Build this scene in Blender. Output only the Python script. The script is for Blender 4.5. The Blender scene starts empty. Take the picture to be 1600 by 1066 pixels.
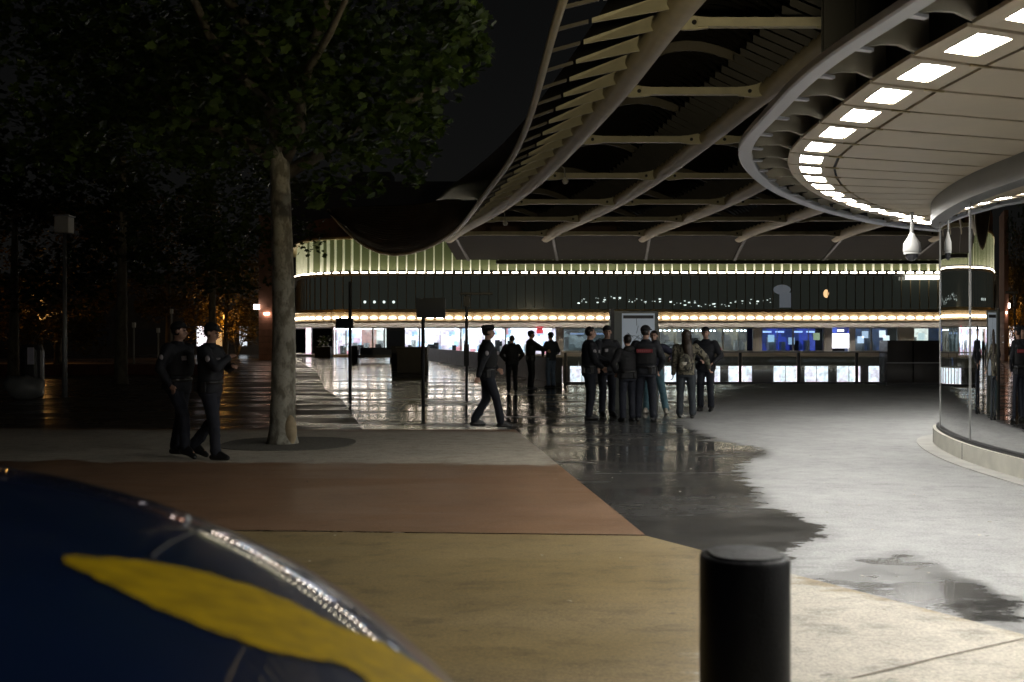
import bpy, bmesh, math, random
from mathutils import Vector, Matrix, noise
random.seed(7)
sc = bpy.context.scene
COL = sc.collection
R = math.radians
F = 1556.0          # focal length in photograph pixels
CH = 1.6            # camera height

# ---------------------------------------------------------------- camera, sky, exposure
cam = bpy.data.cameras.new('camera'); camo = bpy.data.objects.new('camera', cam); COL.objects.link(camo)
camo.location = (0, 0, CH); camo.rotation_euler = (R(90), 0, 0)
cam.lens = 35.0; cam.sensor_width = 36.0; cam.clip_start = 0.05; cam.clip_end = 2000
cam.dof.use_dof = True; cam.dof.focus_distance = 19.0; cam.dof.aperture_fstop = 2.8
sc.camera = camo
w = bpy.data.worlds.new('World'); sc.world = w; w.use_nodes = True
wn = w.node_tree.nodes; wl = w.node_tree.links
sky = wn.new('ShaderNodeTexSky'); sky.sky_type = 'NISHITA'; sky.sun_disc = False
sky.sun_elevation = R(2.0); sky.sun_rotation = R(200)
hsv = wn.new('ShaderNodeHueSaturation'); hsv.inputs['Saturation'].default_value = 0.12
wl.new(sky.outputs[0], hsv.inputs['Color']); wl.new(hsv.outputs[0], wn['Background'].inputs[0])
wn['Background'].inputs[1].default_value = 0.0026
sc.view_settings.view_transform = 'Standard'; sc.view_settings.look = 'None'
sc.view_settings.exposure = 0.0; sc.view_settings.gamma = 1.0
sc.render.engine = 'CYCLES'
sc.cycles.use_denoising = True
sc.cycles.max_bounces = 8; sc.cycles.diffuse_bounces = 3; sc.cycles.glossy_bounces = 4
sc.cycles.transmission_bounces = 6; sc.cycles.transparent_max_bounces = 12
sc.cycles.sample_clamp_indirect = 4.0
sc.cycles.caustics_reflective = False; sc.cycles.caustics_refractive = False

# ---------------------------------------------------------------- helpers
def at(x, y, Y): return Vector(((x - 800) / F * Y, Y, CH - (y - 533) / F * Y))
def gr(x, y):
    Y = CH * F / (y - 533); return ((x - 800) / F * Y, Y)

class MB:
    """collects simple shapes into one mesh"""
    def __init__(s): s.v = []; s.f = []
    def add(s, vs, fs):
        o = len(s.v); s.v += [tuple(p) for p in vs]; s.f += [tuple(i + o for i in q) for q in fs]; return s
    def box(s, a, b, M=None):
        (x0, y0, z0), (x1, y1, z1) = a, b
        vs = [Vector(p) for p in ((x0,y0,z0),(x1,y0,z0),(x1,y1,z0),(x0,y1,z0),(x0,y0,z1),(x1,y0,z1),(x1,y1,z1),(x0,y1,z1))]
        if M is not None: vs = [M @ p for p in vs]
        return s.add(vs, [(0,3,2,1),(4,5,6,7),(0,1,5,4),(1,2,6,5),(2,3,7,6),(3,0,4,7)])
    def hexa(s, bot, top):
        return s.add(list(bot) + list(top), [(0,3,2,1),(4,5,6,7),(0,1,5,4),(1,2,6,5),(2,3,7,6),(3,0,4,7)])
    def tube(s, pts, rad, seg=10, caps=True, squash=None):
        pts = [Vector(p) for p in pts]; n = len(pts)
        rads = rad if isinstance(rad, (list, tuple)) else [rad] * n
        o = len(s.v); ov = (pts[-1] - pts[0]).normalized(); up = Vector((0, 1, 0)) if abs(ov.z) > .8 else Vector((0, 0, 1))
        for i, p in enumerate(pts):
            d = (pts[min(i+1, n-1)] - pts[max(i-1, 0)]).normalized()
            a = d.cross(up)
            if a.length < 1e-3: a = Vector((1, 0, 0))
            a.normalize(); b = a.cross(d).normalized()
            for k in range(seg):
                t = 2 * math.pi * k / seg
                s.v.append(tuple(p + a * math.cos(t) * rads[i] + b * math.sin(t) * rads[i]))
        for i in range(n - 1):
            for k in range(seg):
                s.f.append((o+i*seg+k, o+i*seg+(k+1) % seg, o+(i+1)*seg+(k+1) % seg, o+(i+1)*seg+k))
        if caps:
            s.f.append(tuple(o + k for k in reversed(range(seg)))); s.f.append(tuple(o + (n-1)*seg + k for k in range(seg)))
        return s
    def capsule(s, p0, r0, p1, r1, seg=10):
        p0 = Vector(p0); p1 = Vector(p1); d = (p1 - p0).normalized()
        pts = []; rr = []
        for a in (85, 55, 25): pts.append(p0 - d * r0 * math.sin(R(a))); rr.append(r0 * math.cos(R(a)))
        pts += [p0, p1]; rr += [r0, r1]
        for a in (25, 55, 85): pts.append(p1 + d * r1 * math.sin(R(a))); rr.append(r1 * math.cos(R(a)))
        return s.tube(pts, rr, seg)
    def loft(s, rings, seg=16):
        """rings: (centre, half x, half y, yaw)"""
        o = len(s.v)
        for c, hx, hy, yaw in rings:
            c = Vector(c)
            for k in range(seg):
                t = 2 * math.pi * k / seg
                x = math.cos(t); y = math.sin(t)
                x = math.copysign(abs(x) ** .8, x) * hx; y = math.copysign(abs(y) ** .8, y) * hy
                s.v.append((c.x + x*math.cos(yaw) - y*math.sin(yaw), c.y + x*math.sin(yaw) + y*math.cos(yaw), c.z))
        n = len(rings)
        for i in range(n - 1):
            for k in range(seg):
                s.f.append((o+i*seg+k, o+i*seg+(k+1) % seg, o+(i+1)*seg+(k+1) % seg, o+(i+1)*seg+k))
        s.f.append(tuple(o + k for k in reversed(range(seg)))); s.f.append(tuple(o + (n-1)*seg + k for k in range(seg)))
        return s
    def ball(s, c, r, M=None, seg=14, rings=9):
        c = Vector(c); r = Vector(r) if not isinstance(r, (int, float)) else Vector((r, r, r))
        o = len(s.v)
        for i in range(rings + 1):
            ph = math.pi * (i / rings - .5); ph = max(-1.53, min(1.53, ph))
            for k in range(seg):
                t = 2 * math.pi * k / seg
                p = Vector((math.cos(t)*math.cos(ph)*r.x, math.sin(t)*math.cos(ph)*r.y, math.sin(ph)*r.z))
                if M is not None: p = M @ p
                s.v.append(tuple(c + p))
        for i in range(rings):
            for k in range(seg):
                s.f.append((o+i*seg+k, o+i*seg+(k+1) % seg, o+(i+1)*seg+(k+1) % seg, o+(i+1)*seg+k))
        s.f.append(tuple(o + k for k in reversed(range(seg)))); s.f.append(tuple(o + rings*seg + k for k in range(seg)))
        return s
    def disc(s, c, r, h, seg=24):
        return s.loft([((c[0], c[1], c[2]), r, r, 0), ((c[0], c[1], c[2] + h), r, r, 0)], seg)
    def ribbon(s, A, B):
        o = len(s.v); n = len(A); s.v += [tuple(p) for p in A] + [tuple(p) for p in B]
        for i in range(n - 1): s.f.append((o+i, o+i+1, o+n+i+1, o+n+i))
        return s
    def mesh(s, name):
        m = bpy.data.meshes.new(name); m.from_pydata(s.v, [], s.f); m.update(); return m
    def build(s, name, mat, parent=None, smooth=False, bevel=0):
        return link(name, s.mesh(name), mat, parent, smooth, bevel)

def link(name, me, mat=None, parent=None, smooth=False, bevel=0):
    if mat is not None and len(me.materials) == 0: me.materials.append(mat)
    if smooth:
        for p in me.polygons: p.use_smooth = True
    o = bpy.data.objects.new(name, me); COL.objects.link(o)
    if parent is not None: o.parent = parent
    if bevel:
        b = o.modifiers.new('bevel', 'BEVEL'); b.width = bevel; b.segments = 2; b.limit_method = 'ANGLE'
    return o
def tag(o, label=None, cat=None, group=None, kind=None):
    if label: o['label'] = label
    if cat: o['category'] = cat
    if group: o['group'] = group
    if kind: o['kind'] = kind
    return o
def empty(name, loc=(0, 0, 0), rz=0):
    o = bpy.data.objects.new(name, None); COL.objects.link(o); o.location = loc; o.rotation_euler = (0, 0, rz); o.empty_display_size = .1
    return o
def copy_tree(o, parent=None):
    c = o.copy(); COL.objects.link(c); c.parent = parent
    for ch in list(o.children): copy_tree(ch, c)
    return c
def spline(P, n):
    """Catmull-Rom through points, n samples per span"""
    P = [Vector(p) for p in P]; out = []
    for i in range(len(P) - 1):
        a = P[i-1] if i else P[0]*2 - P[1]; b = P[i]; c = P[i+1]; d = P[i+2] if i + 2 < len(P) else P[-1]*2 - P[-2]
        for k in range(n):
            t = k / n
            out.append(.5 * ((2*b) + (c-a)*t + (2*a-5*b+4*c-d)*t*t + (3*b-a-3*c+d)*t**3))
    out.append(P[-1]); return out

# ---------------------------------------------------------------- materials
def mat(name, col, rough=.6, metal=0, var=0, scale=6, bump=0, bscale=60, spec=.5, coat=0, stretch=None):
    m = bpy.data.materials.new(name); m.use_nodes = True; n = m.node_tree.nodes; l = m.node_tree.links
    b = n['Principled BSDF']; b.inputs['Base Color'].default_value = (*col, 1); b.inputs['Roughness'].default_value = rough
    b.inputs['Metallic'].default_value = metal; b.inputs['Specular IOR Level'].default_value = spec
    b.inputs['Coat Weight'].default_value = coat; b.inputs['Coat Roughness'].default_value = .03
    if var or bump:
        tc = n.new('ShaderNodeTexCoord'); mp = n.new('ShaderNodeMapping'); l.new(tc.outputs['Object'], mp.inputs[0])
        if stretch: mp.inputs['Scale'].default_value = stretch
    if var:
        t = n.new('ShaderNodeTexNoise'); t.inputs['Scale'].default_value = scale; t.inputs['Detail'].default_value = 6
        l.new(mp.outputs[0], t.inputs['Vector'])
        r = n.new('ShaderNodeMapRange'); r.inputs[1].default_value = .3; r.inputs[2].default_value = .7
        r.inputs[3].default_value = 1 - var; r.inputs[4].default_value = 1 + var
        l.new(t.outputs['Fac'], r.inputs[0])
        mx = n.new('ShaderNodeVectorMath'); mx.operation = 'SCALE'; mx.inputs[0].default_value = col
        l.new(r.outputs[0], mx.inputs['Scale']); l.new(mx.outputs[0], b.inputs['Base Color'])
        rr = n.new('ShaderNodeMapRange'); rr.inputs[3].default_value = max(0, rough - .1); rr.inputs[4].default_value = min(1, rough + .12)
        l.new(t.outputs['Fac'], rr.inputs[0]); l.new(rr.outputs[0], b.inputs['Roughness'])
    if bump:
        t2 = n.new('ShaderNodeTexNoise'); t2.inputs['Scale'].default_value = bscale; t2.inputs['Detail'].default_value = 4
        l.new(mp.outputs[0], t2.inputs['Vector'])
        bp = n.new('ShaderNodeBump'); bp.inputs['Strength'].default_value = bump; bp.inputs['Distance'].default_value = .02
        l.new(t2.outputs['Fac'], bp.inputs['Height']); l.new(bp.outputs[0], b.inputs['Normal'])
    return m
def emit(name, col, strength):
    m = bpy.data.materials.new(name); m.use_nodes = True; b = m.node_tree.nodes['Principled BSDF']
    b.inputs['Base Color'].default_value = (.8, .8, .8, 1)
    b.inputs['Emission Color'].default_value = (*col, 1); b.inputs['Emission Strength'].default_value = strength
    return m
def glassmat(name, tint, rough=.0, base=.06, refl=1.0):
    """architectural glass: see-through with mirror reflection rising at grazing angles"""
    m = bpy.data.materials.new(name); m.use_nodes = True; n = m.node_tree.nodes; l = m.node_tree.links; n.clear()
    out = n.new('ShaderNodeOutputMaterial'); mix = n.new('ShaderNodeMixShader')
    tr = n.new('ShaderNodeBsdfTransparent'); tr.inputs[0].default_value = (*tint, 1)
    gl = n.new('ShaderNodeBsdfGlossy'); gl.inputs['Roughness'].default_value = rough; gl.inputs[0].default_value = (refl, refl, refl, 1)
    fr = n.new('ShaderNodeFresnel'); fr.inputs[0].default_value = 1.5
    a = n.new('ShaderNodeMath'); a.operation = 'MULTIPLY_ADD'; a.inputs[1].default_value = 1.5; a.inputs[2].default_value = base; a.use_clamp = True
    l.new(fr.outputs[0], a.inputs[0]); l.new(a.outputs[0], mix.inputs[0]); l.new(tr.outputs[0], mix.inputs[1]); l.new(gl.outputs[0], mix.inputs[2])
    l.new(mix.outputs[0], out.inputs[0]); return m

class NT:
    """tiny node-tree helper"""
    def __init__(s, m): s.n = m.node_tree.nodes; s.l = m.node_tree.links
    def set(s, sock, v):
        if hasattr(v, 'is_linked') or isinstance(v, bpy.types.NodeSocket): s.l.new(v, sock)
        else: sock.default_value = v
    def math(s, op, a, b=0.0, c=None, clamp=False):
        x = s.n.new('ShaderNodeMath'); x.operation = op; x.use_clamp = clamp; s.set(x.inputs[0], a); s.set(x.inputs[1], b)
        if c is not None: s.set(x.inputs[2], c)
        return x.outputs[0]
    def noise(s, vec, scale, detail=5, rough=.55):
        x = s.n.new('ShaderNodeTexNoise'); x.inputs['Scale'].default_value = scale; x.inputs['Detail'].default_value = detail
        x.inputs['Roughness'].default_value = rough; s.l.new(vec, x.inputs['Vector']); return x.outputs['Fac']
    def map(s, vec, scale):
        x = s.n.new('ShaderNodeMapping'); x.inputs['Scale'].default_value = scale; s.l.new(vec, x.inputs[0]); return x.outputs[0]
    def rng(s, v, a, b, c=0., d=1.):
        x = s.n.new('ShaderNodeMapRange'); x.interpolation_type = 'SMOOTHSTEP'; s.l.new(v, x.inputs[0])
        for i, q in enumerate((a, b, c, d)): x.inputs[i+1].default_value = q
        return x.outputs[0]
    def mix(s, f, a, b):
        x = s.n.new('ShaderNodeMix'); x.data_type = 'RGBA'; s.set(x.inputs[0], f)
        s.set(x.inputs[6], (*a, 1) if isinstance(a, tuple) else a); s.set(x.inputs[7], (*b, 1) if isinstance(b, tuple) else b); return x.outputs[2]
    def attr(s, name):
        x = s.n.new('ShaderNodeAttribute'); x.attribute_name = name; return x.outputs['Fac']

def pavement(name, dry, wetc, dust=None, wet_rough=(.10, .28), blotch=.25, mottle=.0):
    m = bpy.data.materials.new(name); m.use_nodes = True; t = NT(m); b = t.n['Principled BSDF']
    tc = t.n.new('ShaderNodeTexCoord').outputs['Object']
    big = t.noise(tc, .9, 6); mid = t.noise(tc, 5, 6, .65); fine = t.noise(tc, 48, 4, .85)
    grit = t.rng(t.noise(tc, 130, 2, .6), .60, .72)
    st = t.noise(t.map(tc, (.6, 2.2, 1)), 2.2, 7, .7)
    ww = t.attr('wet')
    k = t.math('ADD', ww, t.math('MULTIPLY', t.math('SUBTRACT', st, .5), .95))
    k = t.math('ADD', k, t.math('MULTIPLY', t.math('SUBTRACT', mid, .5), .5))
    wet = t.rng(k, .36, .66)
    tone = t.math('ADD', .62, t.math('MULTIPLY', big, .5)); tone = t.math('ADD', tone, t.math('MULTIPLY', t.math('SUBTRACT', fine, .5), 1.7)); tone = t.math('ADD', tone, t.math('MULTIPLY', grit, .35))
    tone = t.math('ADD', tone, t.math('MULTIPLY', t.math('SUBTRACT', mid, .5), blotch))
    col = t.mix(wet, dry, wetc)
    if dust:
        sep = t.n.new('ShaderNodeSeparateXYZ'); t.l.new(tc, sep.inputs[0]); y = sep.outputs[1]
        y = t.math('ADD', y, t.math('MULTIPLY', sep.outputs[0], dust[4]))
        e = t.math('ADD', y, t.math('MULTIPLY', t.math('SUBTRACT', t.noise(tc, 1.6, 6, .6), .5), 1.1))
        lo = t.rng(e, dust[0], dust[0] + .22); hi = t.rng(e, dust[1], dust[1] + .5, 1, 0)
        dm = t.math('MULTIPLY', lo, hi); dm = t.math('MULTIPLY', dm, t.rng(mid, .25, .55, .55, 1.))
        col = t.mix(dm, col, dust[2])
        wet = t.math('MULTIPLY', wet, t.math('SUBTRACT', 1.0, dm))
    mo = t.rng(t.noise(t.map(tc,(.8,1.5,1)), 3.2, 9, .72), .48, .70, 1.0, 1.0 - mottle); tone = t.math('MULTIPLY', tone, mo)
    spots = t.rng(t.noise(t.map(tc, (1, 1.6, 1)), 7, 4, .6), .64, .74)
    col = t.mix(t.math('MULTIPLY', spots, .55), col, (.03, .03, .028))
    sc_ = t.n.new('ShaderNodeVectorMath'); sc_.operation = 'SCALE'; t.l.new(col, sc_.inputs[0]); t.l.new(tone, sc_.inputs['Scale'])
    t.l.new(sc_.outputs[0], b.inputs['Base Color'])
    puddle = t.rng(t.noise(t.map(tc, (.5, 1.5, 1)), .55, 5, .6), .42, .62)
    wr = t.math('ADD', wet_rough[0], t.math('MULTIPLY', puddle, wet_rough[1] - wet_rough[0]))
    wr = t.math('ADD', wr, t.math('MULTIPLY', t.math('SUBTRACT', mid, .5), .12))
    rr = t.math('ADD', t.math('MULTIPLY', wet, wr), t.math('MULTIPLY', t.math('SUBTRACT', 1.0, wet), .75))
    t.l.new(rr, b.inputs['Roughness'])
    b.inputs['Specular IOR Level'].default_value = .5
    bp = t.n.new('ShaderNodeBump'); bp.inputs['Distance'].default_value = .004
    h = t.math('ADD', t.math('MULTIPLY', fine, .45), t.math('MULTIPLY', t.noise(t.map(tc, (.35, 2.0, 1)), 4, 4, .6), 3.0))
    t.l.new(h, bp.inputs['Height']); t.l.new(t.rng(wet, 0, 1, .7, .07), bp.inputs['Strength'])
    t.l.new(bp.outputs[0], b.inputs['Normal'])
    return m

M_plaza = pavement('plaza_concrete', (.37, .37, .36), (.062, .060, .056), mottle=.22, blotch=.5)
M_brown = pavement('brown_screed', (.12, .085, .06), (.075, .052, .035), wet_rough=(.24, .5), mottle=.2)
M_tan = pavement('tan_screed', (.56, .515, .43), (.27, .195, .085), wet_rough=(.45, .6), blotch=.55, mottle=.45)
M_red = pavement('red_screed', (.30, .21, .16), (.25, .145, .082), dust=(12.75, 17.2, (.50, .45, .36), 0, .06), wet_rough=(.38, .52), mottle=.2)
M_steel = mat('canopy_paint', (.50, .43, .28), .5, var=.12, scale=1.2)
M_fin = mat('canopy_fin_paint', (.60, .56, .40), .55, var=.10, scale=2)
M_louvre = mat('dark_louvre', (.045, .042, .036), .55, var=.2, scale=1)
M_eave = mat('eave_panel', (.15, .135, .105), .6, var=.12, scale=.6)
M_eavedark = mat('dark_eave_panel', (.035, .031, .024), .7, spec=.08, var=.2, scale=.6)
M_ring = mat('ring_paint', (.70, .71, .76), .35, var=.06, scale=2)
M_soffit = mat('soffit_panel', (.66, .56, .41), .45, var=.06, scale=1.5)
M_bracket = mat('bracket_paint', (.34, .31, .24), .45, var=.12, scale=3)
M_trim = mat('trim_grey', (.34, .34, .33), .4, metal=.3)
M_dark = mat('dark_metal', (.018, .018, .019), .45, var=.2, scale=4)
M_black = mat('black_paint', (.005, .005, .006), .42, bump=.25, bscale=180, spec=.18)
M_white = mat('white_render', (.70, .69, .66), .6, var=.05, scale=1)
M_stone = mat('pale_stone', (.52, .49, .43), .7, var=.15, scale=2, bump=.2, bscale=40)
M_kerb = mat('kerb_stone', (.55, .53, .46), .6, var=.12, scale=4, bump=.15, bscale=70)
M_pane = glassmat('clear_glass', (.74, .82, .85), 0, .05)
M_darkglass = mat('dark_glass', (.022, .030, .028), .10, spec=.8)
M_midglass = emit('dark_glass_glow', (.58, .66, .55), .021); M_midglass.node_tree.nodes['Principled BSDF'].inputs['Base Color'].default_value = (.02,.025,.022,1); M_midglass.node_tree.nodes['Principled BSDF'].inputs['Roughness'].default_value = .1  # dark glass with a faint glow added to lift its tone
M_soffit_lamp = emit('soffit_lamp', (1, .985, .94), 84)
M_gold = mat('fascia_gold', (.42, .33, .17), .4, metal=.3)
M_lampA = emit('lamp_warm', (1, .87, .66), 17)
M_lampB = emit('lamp_warm_low', (1, .88, .75), 30)
M_green = emit('lit_green_glass', (.45, .55, .20), .05); M_green.node_tree.nodes['Principled BSDF'].inputs['Base Color'].default_value = (.10, .12, .06, 1)
M_finglass = emit('glowing_fin', (.76, .83, .44), .20)  # fins glow themselves, standing in for lamp light on the glass

# ---------------------------------------------------------------- ground
DRY_IMG = [(1180,600),(1120,622),(1075,645),(1066,660),(1120,688),(1195,700),(1206,711),(1165,724),(1160,742),(1192,770),(1204,792),(1262,806),(1302,836),(1262,850),(1238,880),(1170,950),(1105,1060)]
DRY = [gr(*p) for p in DRY_IMG] + [(.55, 3.4), (.6, 0), (.9, -6), (30, -6), (30, 36), (9.5, 36.5)]
PATCH = [gr(*p) for p in [(1246,908),(1290,893),(1330,880),(1420,862),(1500,898),(1600,940),(1600,990)]]
def sdist(p, poly):
    x, y = p; d = 1e9; inside = False; n = len(poly)
    for i in range(n):
        x0, y0 = poly[i]; x1, y1 = poly[(i+1) % n]
        dx = x1 - x0; dy = y1 - y0; L = dx*dx + dy*dy
        t = 0 if L == 0 else max(0, min(1, ((x-x0)*dx + (y-y0)*dy) / L))
        d = min(d, (x-x0-t*dx)**2 + (y-y0-t*dy)**2)
        if (y0 > y) != (y1 > y) and x < x0 + (y-y0)/(y1-y0)*dx: inside = not inside
    d = math.sqrt(d); return -d if inside else d
def wetness(x, y):
    if x < -1.0 or y > 60: return 1.
    s = sdist((x, y), DRY); v = .5 + s / (.75 if y < 9 else 1.1 if y < 17 else 1.1 + (y-17)*.5)
    v = max(0, min(1, v))
    if 4 < y < 9 and x > 1:
        q = sdist((x, y), PATCH); v = max(v, max(0, min(.66, .50 - q / .6)))
    return max(0.0, min(1.0, v))
def sheet(name, m, verts, faces, kind='structure'):
    me = bpy.data.meshes.new(name); me.from_pydata(verts, [], faces); me.update()
    a = me.attributes.new('wet', 'FLOAT', 'POINT')
    a.data.foreach_set('value', [wetness(v[0], v[1]) for v in verts])
    return tag(link(name, me, m), kind=kind)
def axis(parts):
    out = []
    for a, b, st in parts:
        n = max(1, round((b - a) / st)); out += [a + (b-a)*i/n for i in range(n)]
    return out + [parts[-1][1]]
xs = axis([(-400,-60,170),(-60,-12,8),(-12,0,1.5),(0,4.6,.12),(4.6,12,.6),(12,60,8),(60,400,170)])
ys = axis([(-60,0,10),(0,4,1),(4,22,.15),(22,37.6,1.2)])
VX = 2.0; VY = 37.6          # near left corner of the sunken court
vs = [(x, y, 0) for y in ys for x in xs]; nx = len(xs)
fs = [(j*nx+i, j*nx+i+1, (j+1)*nx+i+1, (j+1)*nx+i) for j in range(len(ys)-1) for i in range(nx-1)]
for poly in ([(-400,37.6),(VX,37.6),(-8,92),(-8,102),(-400,102)], [(70,37.6),(400,37.6),(400,102),(70,102)], [(-400,102),(400,102),(400,700),(-400,700)]):
    o = len(vs); vs += [(a, b, 0) for a, b in poly]; fs.append(tuple(range(o, o+len(poly))))
ground = sheet('plaza_ground', M_plaza, vs, fs)
def patch(name, m, A, B, C, D, nu, nv, z):
    A, B, C, D = map(Vector, (A, B, C, D)); v = []
    for j in range(nv + 1):
        t = j / nv
        for i in range(nu + 1):
            u = 1 - (1 - i/nu) ** 2.2
            p = (A*(1-u) + B*u)*(1-t) + (D*(1-u) + C*u)*t; v.append((p.x, p.y, z))
    n = nu + 1
    return sheet(name, m, v, [(j*n+i, (j+1)*n+i, (j+1)*n+i+1, j*n+i+1) for j in range(nv) for i in range(nu)])
JL = lambda X: 8.16 - .0615*(X - 1.10)
patch('tan_pavement', M_tan, (-30, JL(-30), 0), (1.10, 8.16, 0), (6.6, -.8, 0), (-30, -4, 0), 110, 90, .004)
sheet('brown_pavement', M_brown, [(-90,18.6,.003),(-2.7,18.0,.003),(-4.6,27,.003),(-6.2,33,.003),(-10.2,52,.003),(-19.6,90,.003),(-90,90,.003)], [(0,1,2,3,4,5,6)])
patch('red_pavement', M_red, (-30, 18.9, 0), (.06, 17.9, 0), (1.095, 8.19, 0), (-30, JL(-30)+.03, 0), 60, 40, .006)
M_joint = mat('joint_grit', (.22, .19, .14), .8)
M_cut = mat('saw_cut', (.16, .16, .155), .35)
for name, m, pts in (('paving_joint', M_joint, [gr(1330,1063)+(.009,), gr(1470,1029)+(.009,), gr(1600,1000)+(.009,), (3.3,5.62,.009)]),
                     ('paving_joint', M_cut, [(1.0,12.0,.005),(2.4,12.05,.005),(3.0,12.2,.005)]),
                     ('paving_joint', M_cut, [(.6,16.3,.005),(2.6,16.35,.005)])):
    A = [Vector(p) + Vector((0, .007, 0)) for p in pts]; B = [Vector(p) - Vector((0, .007, 0)) for p in pts]
    MB().ribbon(B, A).build(name, m, ground)
# sunken court
cf = MB(); zf = -5.0
cf.add([(-12,30,zf),(72,30,zf),(72,104,zf),(-12,104,zf)], [(0,1,2,3)]); tag(cf.build('court_floor', mat('court_floor', (.22,.21,.2), .25, var=.2, scale=.5)), kind='structure')
cw = MB()
cw.add([(VX,37.6,-.002),(70,37.6,-.002),(70,37.6,zf),(VX,37.6,zf)], [(0,1,2,3)])
cw.add([(VX,37.6,-.002),(-8,92,-.002),(-8,92,zf),(VX,37.6,zf)], [(0,1,2,3)]); cw.add([(-8,92,-.002),(-8,102,-.002),(-8,102,zf),(-8,92,zf)], [(0,1,2,3)])
tag(cw.build('court_retaining_wall', M_stone), kind='structure')

# ---------------------------------------------------------------- glass pavilion with lit overhang
RC = [(14,-1.6),(9,-1.2),(5.2,.6),(3.2,3.0),(2.72,4.8),(2.54,6.28),(2.40,7.6),(2.42,8.97),(2.62,11.2),(3.47,13.5),(4.7,15.6),(5.96,17.2),(7.05,18.3),(8.6,19.3),(11,20.2),(15,20.8),(22,21)]
DC = [(14,2.0),(9.6,2.4),(7.4,3.4),(6.4,5.0),(6.1,6.5),(5.97,7.7),(5.95,9.0),(5.96,10.4),(6.05,12.7),(6.4,14.6),(6.95,16.15),(7.7,17.0),(8.4,17.6),(9.5,18.1),(11.6,18.6),(15.2,19),(22,19.1)]
Rf = spline([(a,b,0) for a,b in RC], 24); Df = spline([(a,b,0) for a,b in DC], 24)
acc = [0]
for i in range(1, len(Rf)): acc.append(acc[-1] + (Rf[i]-Rf[i-1]).length)
def ringat(s):
    s = max(0, min(acc[-1]-1e-4, s)); lo = 0; hi = len(acc)-1
    while hi - lo > 1:
        mid = (lo+hi)//2
        if acc[mid] <= s: lo = mid
        else: hi = mid
    t = (s-acc[lo])/(acc[hi]-acc[lo]); return Rf[lo].lerp(Rf[hi], t), Df[lo].lerp(Df[hi], t)
def pod(s, off, z):          # metres in from the ring towards the drum
    a, b = ringat(s); d = (b-a); L = d.length; d.normalize(); p = a + d*min(off, L); return Vector((p.x, p.y, z))
ZR = 3.75; ZS = 3.72
pav = tag(empty('glass_pavilion', (6.5, 12, 0)), 'curved glass pavilion with wide lit overhang and pale ring rim', 'pavilion')
POFF = Vector((6.5, 12, 0))
def pbuild(mb, name, m, smooth=False, parent=None, bevel=0):
    mb.v = [tuple(Vector(p) - POFF) for p in mb.v]; return mb.build(name, m, parent or pav, smooth, bevel)
# ring rim: flat oval bar
rm = MB(); n0 = 0
ringpts = [(p.x, p.y) for p in Rf[::3]]
prof = [(-.075,-.035),(-.06,-.05),(.06,-.05),(.075,-.035),(.075,.02),(-.075,.02)]
rows = []
for i, (x, y) in enumerate(ringpts):
    a = ringpts[max(0,i-1)]; b = ringpts[min(len(ringpts)-1,i+1)]
    d = Vector((b[0]-a[0], b[1]-a[1], 0)).normalized(); nrm = Vector((-d.y, d.x, 0))
    rows.append([Vector((x,y,ZR)) + nrm*q[0] + Vector((0,0,q[1])) for q in prof])
for r_ in rows: rm.v += [tuple(p) for p in r_]
k = len(prof)
for i in range(len(rows)-1):
    for j in range(k): rm.f.append((i*k+j, (i+1)*k+j, (i+1)*k+(j+1)%k, i*k+(j+1)%k))
rim = pbuild(rm, 'ring_rim', M_ring)
STEP = .75; N = int(acc[-1] / STEP)
s0 = .2
OFFA, OFFB, LA, LB, GAP = .60, 1.30, .77, 1.09, .055
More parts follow.
